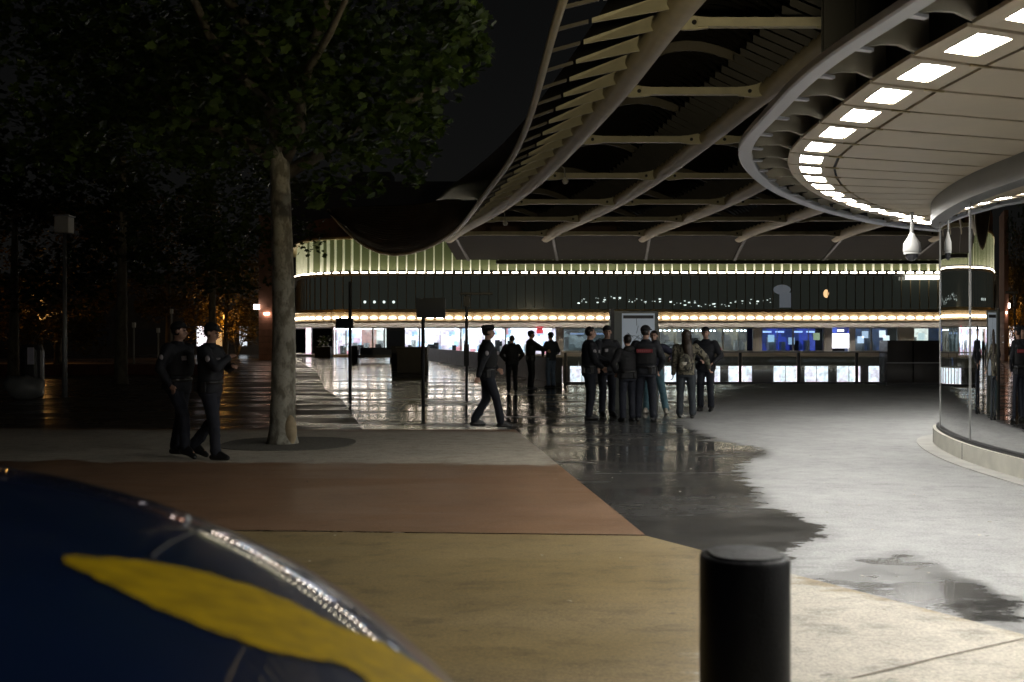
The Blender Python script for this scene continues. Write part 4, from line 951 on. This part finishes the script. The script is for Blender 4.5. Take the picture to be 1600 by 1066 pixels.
# ---------------------------------------------------------------- parked car in the near corner
EC = Vector((-1.398,1.54,.477)); ER = Vector((1.534,1.856,.941)); EY = .532
M_blue = mat('blue_car_paint', (.003,.012,.045), .3, var=.25, scale=1.5, coat=1.0)
M_yel = mat('yellow_paint', (.36,.235,.0), .65, spec=.12, var=.3, scale=7, stretch=(2,6,6))
car = tag(empty('parked_car', (EC.x, EC.y, 0), EY), 'glossy dark blue rounded small car with yellow painted brush stroke', 'car')
def ell(lon, lat, off=0):
    return Vector((math.cos(lat)*math.cos(lon)*(ER.x+off), math.cos(lat)*math.sin(lon)*(ER.y+off), EC.z+math.sin(lat)*(ER.z+off)))
cb = MB(); NL, NA = 96, 40
for j in range(NA+1):
    la_ = R(-12 + 102*j/NA)
    for i in range(NL): cb.v.append(tuple(ell(2*math.pi*i/NL, min(la_, R(89.6)))))
for j in range(NA):
    for i in range(NL): cb.f.append((j*NL+i, j*NL+(i+1)%NL, (j+1)*NL+(i+1)%NL, (j+1)*NL+i))
cb.f.append(tuple(NA*NL+k for k in range(NL)))
cab = cb.build('roof_shell', M_blue, car, True)
lwb = MB(); lwb.loft([((0,0,.20),1.30,1.60,0),((0,0,.28),1.44,1.76,0),((0,0,.40),1.47,1.79,0)], 40); lwb.build('lower_body', M_blue, car, True)
for sx in (-.7,.7):
    for sy in (-1,1):
        y0 = 1.05*sy; wh = MB().tube([(sx,y0-.09,.30),(sx,y0+.09,.30)], .30, 24).build('wheel', mat('tyre', (.012,.012,.012), .8), car); MB().tube([(sx,y0+.092*sy,.30),(sx,y0+.10*sy,.30)], .17, 18).build('rim', M_trim, wh)
Minv = (Matrix.Translation((EC.x,EC.y,0)) @ Matrix.Rotation(EY,4,'Z')).inverted()
def on_shell(x, y, off):
    o = Minv @ Vector((0,0,CH)); d = (Minv.to_3x3() @ (at(x,y,1)-Vector((0,0,CH)))).normalized()
    c = Vector((0,0,EC.z)); r = ER + Vector((off,off,off)); S = Vector((1/r.x,1/r.y,1/r.z))
    oo = Vector([(o-c)[i]*S[i] for i in range(3)]); dd = Vector([d[i]*S[i] for i in range(3)])
    A_ = dd.dot(dd); B_ = oo.dot(dd); C_ = oo.dot(oo)-1; D_ = B_*B_-A_*C_
    if D_ < 0: D_ = 0
    return o + d*((-B_-math.sqrt(D_))/A_)
upc = [(100,868),(135,870),(200,874),(270,884),(340,900),(410,922),(470,948),(520,975),(570,992),(610,1012),(650,1036),(690,1064),(715,1085)]
dnc = [(100,878),(128,892),(170,912),(235,944),(300,972),(370,998),(430,1018),(490,1030),(530,1036),(560,1052),(585,1075),(610,1100),(640,1130)]
U_ = spline([(a,b,0) for a,b in upc], 6); D2 = spline([(a,b,0) for a,b in dnc], 6)
ys_ = MB(); nU = len(U_); nW = 8
for j in range(nW+1):
    for i in range(nU):
        q = U_[i].lerp(D2[i], j/nW)
        if j in (0,nW): q = q + Vector((0, 3.5*noise.noise(Vector((i*.45,j,0))), 0))
        ys_.v.append(tuple(on_shell(q.x,q.y,.0025)))
for j in range(nW):
    for i in range(nU-1): ys_.f.append((j*nU+i, j*nU+i+1, (j+1)*nU+i+1, (j+1)*nU+i))
ys_.build('yellow_stroke', M_yel, car, True)
# hinge seam on the shell
sm = MB(); 
A_ = [on_shell(x,y,.003) for x,y in ((236,868),(262,850),(290,836),(318,826),(330,826))]; sm.tube(A_, .002, 6).build('panel_seam', M_black, car)
hb = on_shell(292,812,.004); MB().ball(hb, (.006,.006,.010), seg=10, rings=6).build('shell_glint', M_white, car)  # white bead standing in for a glint on the shell
rb2 = on_shell(40,1010,.002); 
# side windows low on the shell, both sides
for sg in (-1,1):
    wnd = MB(); 
    for j in range(5):
        for i in range(17): wnd.v.append(tuple(ell(R(90*sg) + R(-42+84*i/16), R(-2+12*j/4), .003)))
    for j in range(4):
        for i in range(16): wnd.f.append((j*17+i, j*17+i+1, (j+1)*17+i+1, (j+1)*17+i))
    wnd.build('side_window', M_darkglass, car, True)

# ---------------------------------------------------------------- people
DG = None
def remesh(mb, name, vox, smooth_it=3, crumple=0, seed=0):
    me = mb.mesh('tmp'); o = bpy.data.objects.new('tmp', me); COL.objects.link(o)
    m = o.modifiers.new('r', 'REMESH'); m.mode = 'VOXEL'; m.voxel_size = vox
    s_ = o.modifiers.new('s', 'SMOOTH'); s_.factor = .5; s_.iterations = smooth_it
    bpy.context.view_layer.update(); dg = bpy.context.evaluated_depsgraph_get()
    out = bpy.data.meshes.new_from_object(o.evaluated_get(dg)); out.name = name
    bpy.data.objects.remove(o); bpy.data.meshes.remove(me)
    if crumple:
        sv = Vector((seed*3.1, seed*1.7, 0))
        for v, nn in zip(out.vertices, [Vector(v.normal) for v in out.vertices]):
            p = v.co; k_ = noise.noise(Vector((p.x*7, p.y*7, p.z*16))+sv)*.6 + noise.noise(Vector((p.x*16, p.y*16, p.z*34))+sv)*.4
            v.co = p + nn*k_*crumple
    for p in out.polygons: p.use_smooth = True
    return out
def ik(a, b, l1, l2, hint):
    a = Vector(a); b = Vector(b); d = b-a; L = min(d.length, (l1+l2)*.999); d.normalize()
    x = (l1*l1-l2*l2+L*L)/(2*L); h = math.sqrt(max(0, l1*l1-x*x)); hint = Vector(hint); hint = (hint - d*hint.dot(d)).normalized()
    return a+d*x+hint*h, a+d*L
M_skin = mat('skin', (.42,.25,.18), .55); M_skin2 = mat('skin_brown', (.20,.11,.07), .55)
M_navy = mat('navy_cloth', (.006,.007,.011), .8, var=.25, scale=9); M_blk = mat('black_cloth', (.004,.004,.005), .8, var=.25, scale=9)
M_navytr = mat('navy_trouser_cloth', (.009,.011,.019), .85, var=.2, scale=9)
M_boot = mat('boot_leather', (.010,.010,.010), .3); M_jean = mat('denim', (.10,.14,.20), .85, var=.2, scale=12); M_teal = mat('teal_denim', (.10,.20,.24), .85, var=.2, scale=12)
M_dkjean = mat('dark_denim', (.035,.042,.05), .85, var=.2, scale=12); M_hair = mat('dark_hair', (.012,.009,.007), .5); M_hairb = mat('brown_hair', (.03,.019,.012), .5, var=.3, scale=20, stretch=(4,4,.6))
M_shoe = mat('pale_shoe', (.55,.5,.42), .6); M_redp = mat('red_patch', (.20,.018,.022), .6); M_patch = mat('pale_patch', (.35,.32,.33), .6)
def camo():
    m = bpy.data.materials.new('camo_cloth'); m.use_nodes = True; t = NT(m); b = t.n['Principled BSDF']; tc = t.n.new('ShaderNodeTexCoord').outputs['Object']
    a = t.rng(t.noise(tc,9,2), .48,.52); c = t.rng(t.noise(t.map(tc,(1.3,1,.9)),13,2), .53,.57)
    t.l.new(t.mix(c, t.mix(a, (.19,.17,.12), (.085,.08,.055)), (.03,.027,.022)), b.inputs['Base Color']); b.inputs['Roughness'].default_value = .85; return m
M_camo = camo()
def person(px_, py_, yaw, labl, height=1.78, feet=((-.11,0),(.11,0)), lift=(0,0), hands=None, elbow=((-1,-.7,0),(1,-.7,0)), head=0, nod=0, lean=0.0, jacket=M_navy, legs=M_navytr, shoes=M_boot, skin=M_skin, cap='cap', hair=M_hair, vest=False, belt=True, hood=False, pack=False, backpatch=False, armpatch=False, longhair=False, vox=.016, bulk=1.0, spread=0):
    X, Y = gr(px_, py_); s = height/1.78; t_ = tag(empty('person', (X,Y,0), yaw), labl, 'person'); t_.scale = (s,s,s)
    stride = max(abs(feet[0][1]-feet[1][1]), abs(feet[0][0]-feet[1][0])-.2)
    hipz = min(.09 + lift[i] + math.sqrt(.872**2 - (abs(feet[i][0])-.095)**2 - feet[i][1]**2) for i in range(2))
    hips = [Vector((-.095,0,hipz)), Vector((.095,0,hipz))]; knees = []; ank = []
    for i in range(2):
        a = Vector((feet[i][0], feet[i][1], .09+lift[i])); kn, an = ik(hips[i], a, .445, .43, ((feet[i][0])*.4, 1, 0)); knees.append(kn); ank.append(an)
    up_ = lambda z: lean*(z-hipz)
    T = lambda x,y,z: Vector((x, y+up_(z), z+hipz-.93))
    sh = [T(-.185,.0,1.42), T(.185,.0,1.42)]
    hands = hands or ((-.26,.04,.80),(.26,.04,.80)); el = []; wr = []
    for i in range(2):
        e_, w_ = ik(sh[i], T(*hands[i]), .29, .26, elbow[i]); el.append(e_); wr.append(w_)
    hc = T(0,.025,1.655); HR = Matrix.Rotation(head,3,'Z') @ Matrix.Rotation(-nod,3,'X')
    # --- body
    b = MB()
    b.loft([(T(0,0,.85),.13,.09,0),(T(0,0,.95),.145,.10,0),(T(0,.005,1.08),.125,.088,0),(T(0,.01,1.22),.14,.095,0),(T(0,.01,1.34),.16,.10,0),(T(0,0,1.43),.14,.08,0),(T(0,0,1.48),.06,.055,0),(T(0,.01,1.56),.052,.054,0)], 18)
    for i in range(2):
        b.capsule(hips[i], .078, knees[i], .052); b.capsule(knees[i], .052, ank[i], .036)
        b.capsule(sh[i], .052, el[i], .040); b.capsule(el[i], .039, wr[i], .027)
        fd = Vector((feet[i][0]*.35, 1, 0)).normalized(); b.capsule(ank[i]-Vector((0,0,.04)), .034, ank[i]+fd*.14-Vector((0,0,.06)), .026)
        # hand: palm, four fingers, thumb
        ax = (wr[i]-el[i]).normalized(); sd = Vector((0,1,0)) - ax*ax.y; sd = sd.normalized() if sd.length > .2 else Vector((1,0,0)); nrm = ax.cross(sd)
        pc = wr[i]+ax*.05; b.loft
        for q in range(4):
            k0 = wr[i]+ax*.075+sd*(.030-.020*q); L_ = (.065,.075,.07,.055)[q]
            b.capsule(wr[i]+ax*.01+sd*(.018-.012*q), .016, k0, .0125, 8)
            k1 = k0+(ax*.85+nrm*(.35 if i else -.35)).normalized()*L_*.55; k2 = k1+(ax*.4+nrm*(.8 if i else -.8)).normalized()*L_*.5
            b.capsule(k0,.0115,k1,.0105,8); b.capsule(k1,.0105,k2,.009,8)
        b.capsule(wr[i]+ax*.02+sd*.02, .014, wr[i]+ax*.06+sd*.055, .011, 8); b.capsule(wr[i]+ax*.06+sd*.055,.011, wr[i]+ax*.09+sd*.058,.009,8)
    b.capsule(T(0,.0,1.50), .055, hc+Vector((0,-.01,-.07)), .052)
    b.ball(hc+HR@Vector((0,-.012,.025)), (.077,.096,.100), HR); b.ball(hc+HR@Vector((0,.028,-.045)), (.058,.062,.068), HR)
    b.capsule(hc+HR@Vector((0,.085,.015)), .012, hc+HR@Vector((0,.107,-.022)), .016, 8); b.ball(hc+HR@Vector((0,.086,-.055)), (.026,.014,.012), HR)
    for sg in (-1,1): b.ball(hc+HR@Vector((.079*sg,-.005,.0)), (.012,.022,.033), HR)
    body = link('body', remesh(b, 'body', min(vox,.012), 2), skin, t_)
    for sg in (-1,1): MB().ball(hc+HR@Vector((.030*sg,.083,.018)), (.013,.008,.008), HR, 8, 6).build('eye', M_blk, body)
    # --- trousers, jacket, shoes
    tr = MB(); tr.loft([(T(0,0,.82),.165*bulk,.12*bulk,0),(T(0,0,.92),.172*bulk,.125*bulk,0),(T(0,0,1.02),.16*bulk,.115*bulk,0)], 20)
    for i in range(2):
        tr.capsule(hips[i]+Vector((0,0,-.02)), .105, knees[i], .078, 12); tr.capsule(knees[i], .078, ank[i]+Vector((0,0,.05)), .068, 12); tr.capsule(knees[i]+(ank[i]-knees[i])*.6,.072, ank[i]+Vector((0,0,.03)), .072, 12)
    link('trousers', remesh(tr, 'trousers', vox, 3, .011, px_), legs, t_)
    jk = MB(); jk.loft([(T(0,0,.86),.185*bulk,.135*bulk,0),(T(0,0,.95),.18*bulk,.135*bulk,0),(T(0,0,1.06),.165*bulk,.125*bulk,0),(T(0,.01,1.2),.185*bulk,.14*bulk,0),(T(0,.01,1.34),.205*bulk,.14*bulk,0),(T(0,-.005,1.43),.19*bulk,.115*bulk,0),(T(0,-.01,1.485),.10,.085,0),(T(0,-.005,1.53),.075,.075,0)], 22)
    for i in range(2):
        jk.capsule(sh[i], .086*bulk, el[i], .066, 12); jk.capsule(el[i], .066, wr[i]-(wr[i]-el[i])*.06, .048, 12)
    jo = link('jacket', remesh(jk, 'jacket', vox, 3, .010, px_+50), jacket, t_)
    for i in range(2):
        fd = Vector((feet[i][0]*.6, 1, 0)).normalized(); a = ank[i]; pit_ = -.35 if lift[i] > .02 else 0
        bt_ = MB(); heel = a - fd*.05 + Vector((0,0,-.045)); toe = a + fd*.17 + Vector((0,0,-.052 + (pit_*.17)))
        bt_.capsule(a+Vector((0,0,.07)), .054, a-Vector((0,0,.02)), .05, 12); bt_.capsule(heel, .042, a+fd*.07+Vector((0,0,-.045+pit_*.05)), .044, 12); bt_.capsule(a+fd*.07+Vector((0,0,-.045+pit_*.05)), .044, toe, .036, 12); bt_.capsule(a+fd*.05+Vector((0,0,.0)), .045, toe+Vector((0,0,.005)), .032, 10)
        link('boot' if shoes is M_boot else 'shoe', remesh(bt_, 'boot', .013, 2), shoes, t_)
    if belt:
        bl = MB(); bl.loft([(T(0,0,.985),.182*bulk,.142*bulk,0),(T(0,0,1.035),.180*bulk,.140*bulk,0)], 22); bo_ = bl.build('belt', M_boot, t_, True)
        for (u,v) in ((-.185,.02),(.185,.0),(.1,-.135)): p = T(u,v,.96); MB().box((p.x-.035,p.y-.035,p.z-.08),(p.x+.035,p.y+.035,p.z+.05)).build('pouch', M_boot, bo_, bevel=.01)
    if vest:
        vs_ = MB(); vs_.loft([(T(0,.0,1.06),.185*bulk,.15*bulk,0),(T(0,.01,1.2),.195*bulk,.165*bulk,0),(T(0,.01,1.36),.185*bulk,.155*bulk,0),(T(0,0,1.42),.12,.12,0)], 22); link('tactical_vest', remesh(vs_, 'vest', vox, 2, .006, px_+9), M_blk, t_)
    yb = -(.168*bulk if vest else .146*bulk)
    if backpatch:
        p = T(0,yb,1.31); MB().box((p.x-.15,p.y-.006,p.z-.035),(p.x+.15,p.y+.03,p.z+.035)).build('back_patch', M_redp, t_)
        for q in range(7): MB().box((p.x-.115+q*.034,p.y-.009,p.z-.018),(p.x-.095+q*.034,p.y-.0065,p.z+.018)).build('patch_letter', mat('letter', (.30,.09,.09), .6), t_)
    if armpatch:
        for i in range(2):
            p = sh[i].lerp(el[i], .45); q = Vector((-.078 if i == 0 else .078, .012, 0)); MB().ball(p+q, (.016,.034,.042), None, 10, 6).build('arm_badge', M_patch if i else M_redp, t_)
    p = T(.09,.15*bulk,1.30); 
    if armpatch: MB().box((p.x-.03,p.y-.02,p.z-.03),(p.x+.03,p.y+.015 if not vest else p.y+.03,p.z+.03)).build('chest_badge', M_patch, t_)
    # --- head wear
    def dome(name, m, z0, ry, rx, rz, front=0, back=0):
        d_ = MB(); d_.ball(hc+HR@Vector((0,-.012,z0)), (rx,ry,rz), HR, 18, 12)
        for j, v in enumerate(d_.v):
            q = HR.inverted() @ (Vector(v)-hc)
            lim = front if q.y > .02 else back
            if q.z < lim: q.z = lim + (q.z-lim)*.05
            d_.v[j] = tuple(hc+HR@q)
        return d_.build(name, m, t_, True)
    dome('hair', hair, .03, .105, .086, .103, .075, -.055)
    if cap == 'cap':
        c_ = dome('cap', M_blk, .055, .112, .093, .092, .055, .035); pk = MB()
        pk.add([hc+HR@Vector(v) for v in ((-.075,.075,.06),(-.055,.135,.048),(0,.155,.046),(.055,.135,.048),(.075,.075,.06),(-.075,.07,.072),(-.055,.135,.056),(0,.156,.054),(.055,.135,.056),(.075,.07,.072))], [(0,1,2,3,4),(9,8,7,6,5),(0,5,6,1),(1,6,7,2),(2,7,8,3),(3,8,9,4)]); pk.build('peak', M_blk, c_)
    elif cap == 'forage':       # flat-sided cap, taller than round
        fc = MB(); 
        rings = [(hc+HR@Vector((0,-.012,.045)),.090,.112,head),(hc+HR@Vector((0,-.012,.10)),.094,.118,head),(hc+HR@Vector((0,-.01,.128)),.080,.108,head),(hc+HR@Vector((0,-.01,.136)),.05,.08,head)]
        fc.loft(rings, 20); fc.build('cap', M_blk, t_, True)
    elif cap == 'beanie':
        dome('cap', M_blk, .05, .114, .096, .10, .045, -.02)
    if hood:
        hd = MB(); hd.ball(T(0,-.075,1.475), (.13,.085,.075), None, 14, 9); link('hood', remesh(hd,'hood',vox,2,.008,3), jacket, t_)
    if longhair:
        lh = MB(); lh.ball(hc+Vector((0,-.02,.03)), (.098,.112,.112)); lh.capsule(hc+Vector((0,-.05,-.02)), .092, T(.03,-.12,1.44), .105, 14); lh.capsule(T(.03,-.12,1.44), .105, T(.07,-.16,1.18), .07, 12); link('long_hair', remesh(lh,'hair',vox,2,.012,7), hair, t_)
    if pack:
        pk_ = MB(); p = T(-.02,-.20,1.18); pk_.loft([((p.x,p.y,.98),.10,.05,0),((p.x,p.y-.01,1.05),.125,.075,0),((p.x,p.y,1.25),.12,.07,0),((p.x,p.y+.02,1.33),.08,.05,0)], 18); link('small_backpack', remesh(pk_,'pack',vox,2,.008,5), M_camo, t_)
        MB().loft([((p.x,p.y-.055,1.10),.05,.03,0),((p.x,p.y-.055,1.16),.055,.032,0)], 12).build('pack_pocket', M_shoe, t_)
    # set the lowest boot point on the ground
    bpy.context.view_layer.update()
    zmin = min((v.co.z for ch in t_.children if ch.name.startswith(('boot','shoe')) for v in ch.data.vertices), default=0)
    t_.location.z = -zmin*s + (.010 if py_ > 665 else .001)
    return t_
RT_ = R(-90)     # facing right in the plaza
person(278, 716, R(-112), 'officer in black uniform walking with hands at hips behind the smoking colleague'.replace('smoking ', ''), 1.80, feet=((-.10,-.14),(.10,.20)), lift=(0,.03), hands=((-.30,-.12,.92),(.27,.10,.95)), head=.35, cap='cap', vest=True, armpatch=True, bulk=1.10, vox=.014)
person(328, 719, R(-98), 'officer in black uniform walking with arms folded up to the chest near the plane tree', 1.80, feet=((-.08,-.26),(.09,.12)), lift=(.07,0), hands=((-.05,.30,1.22),(.02,.27,1.33)), elbow=((-1,-.3,-.6),(1,-.2,-.8)), head=-.1, nod=.25, cap='cap', vest=False, armpatch=True, bulk=1.08, vox=.014)
person(761, 669, R(-82), 'striding officer in dark cap and uniform at the paving corner, hand behind', 1.88, feet=((-.09,-.21),(.09,.23)), lift=(.02,0), hands=((-.16,.20,1.02),(.25,-.20,.86)), elbow=((-1,-.8,0),(1,-.9,0)), head=-.05, cap='forage', vest=True, armpatch=True, bulk=1.08, vox=.015)
person(800, 614, R(8), 'dark silhouetted person with elbows out and hands in pockets near the court', 1.74, hands=((-.20,.10,.98),(.20,.10,.98)), elbow=((-1,-.3,0),(1,-.3,0)), cap=None, jacket=M_blk, legs=M_blk, hood=True, bulk=1.18, belt=False)
person(829, 609, R(-75), 'dark officer reaching an arm towards the person in jeans', 1.90, hands=((-.10,.42,1.20),(.10,.50,1.18)), elbow=((-1,-.3,-.6),(1,-.2,-.6)), cap='cap', jacket=M_blk, legs=M_blk, bulk=1.06)
person(861, 606, R(40), 'person in dark jacket and grey jeans standing before a dark officer', 1.86, hands=((-.20,.18,1.05),(.22,.16,1.0)), cap='beanie', jacket=mat('dark_blue_jacket', (.02,.026,.035), .8), legs=M_jean, shoes=M_boot, belt=False)
person(921, 656, R(-80), 'officer standing side on with thumbs at belt beside the totem', 1.86, feet=((-.14,.02),(.13,-.04)), hands=((-.20,.17,.98),(.20,.20,1.0)), elbow=((-1,-.6,0),(1,-.9,0)), head=-.15, cap=None, armpatch=True, bulk=1.12, vox=.015)
person(948, 652, R(200), 'officer in vest facing out with hands clasped at the waist beside the totem', 1.88, hands=((-.06,.26,1.08),(.06,.26,1.08)), elbow=((-1,-.3,-.3),(1,-.3,-.3)), head=-.3, cap='cap', vest=True, armpatch=True, bulk=1.08, vox=.015)
person(981, 659, R(18), 'officer with black hooded back standing left of the red patched officer', 1.70, hands=((-.22,.12,1.0),(.22,.10,.98)), cap=None, hood=True, jacket=M_blk, legs=M_navytr, bulk=1.12, vox=.015)
person(1009, 659, R(-14), 'officer seen from behind with red band on the back and dark cap', 1.87, feet=((-.15,0),(.14,.03)), hands=((-.22,.14,1.0),(.24,.10,.95)), head=-.45, cap='cap', vest=True, backpatch=True, bulk=1.14, vox=.015)
person(1022, 646, R(165), 'person in pale blue jeans and light trainers half hidden behind officers', 1.82, feet=((-.26,.06),(.17,-.02)), hands=((-.36,.22,1.18),(.22,.10,.95)), elbow=((-1,-.3,-.5),(1,-.6,0)), cap=None, jacket=mat('dark_plum_jacket', (.03,.03,.055), .8), legs=M_teal, shoes=M_shoe, belt=False, vox=.015)
person(1072, 654, R(-12), 'long haired woman in camouflage jacket and small backpack reaching sideways', 1.80, feet=((-.13,0),(.13,.02)), hands=((-.26,.0,.86),(.46,.14,1.0)), elbow=((-1,-.5,0),(1,-.5,-.2)), head=-.35, cap=None, hair=M_hairb, longhair=True, pack=True, jacket=M_camo, legs=M_dkjean, belt=False, vox=.015)
person(1103, 643, R(155), 'officer with cap facing the woman in camouflage jacket', 1.88, feet=((-.12,.02),(.12,-.02)), hands=((-.20,.20,1.02),(.05,.26,1.08)), elbow=((-1,-.6,0),(1,-.5,-.2)), head=.15, cap='cap', vest=False, armpatch=True, bulk=1.06, vox=.015)

# ---------------------------------------------------------------- litter
r4 = random.Random(8); lt = MB()
for _ in range(150):
    x = r4.uniform(-3,5.5); y = r4.uniform(5.5,22); a = r4.random()*6.28; L = r4.uniform(.008,.03); c, q = math.cos(a)*L, math.sin(a)*L; z = .013
    lt.add([(x-c,y-q,z),(x+q*.5,y-c*.5,z+.004),(x+c,y+q,z),(x-q*.5,y+c*.5,z+.006)], [(0,1,2,3)])
tag(lt.build('litter', mat('litter_paper', (.42,.38,.30), .7, var=.5, scale=3)), 'scattered small litter and leaf scraps on the paving', 'litter', kind='stuff')
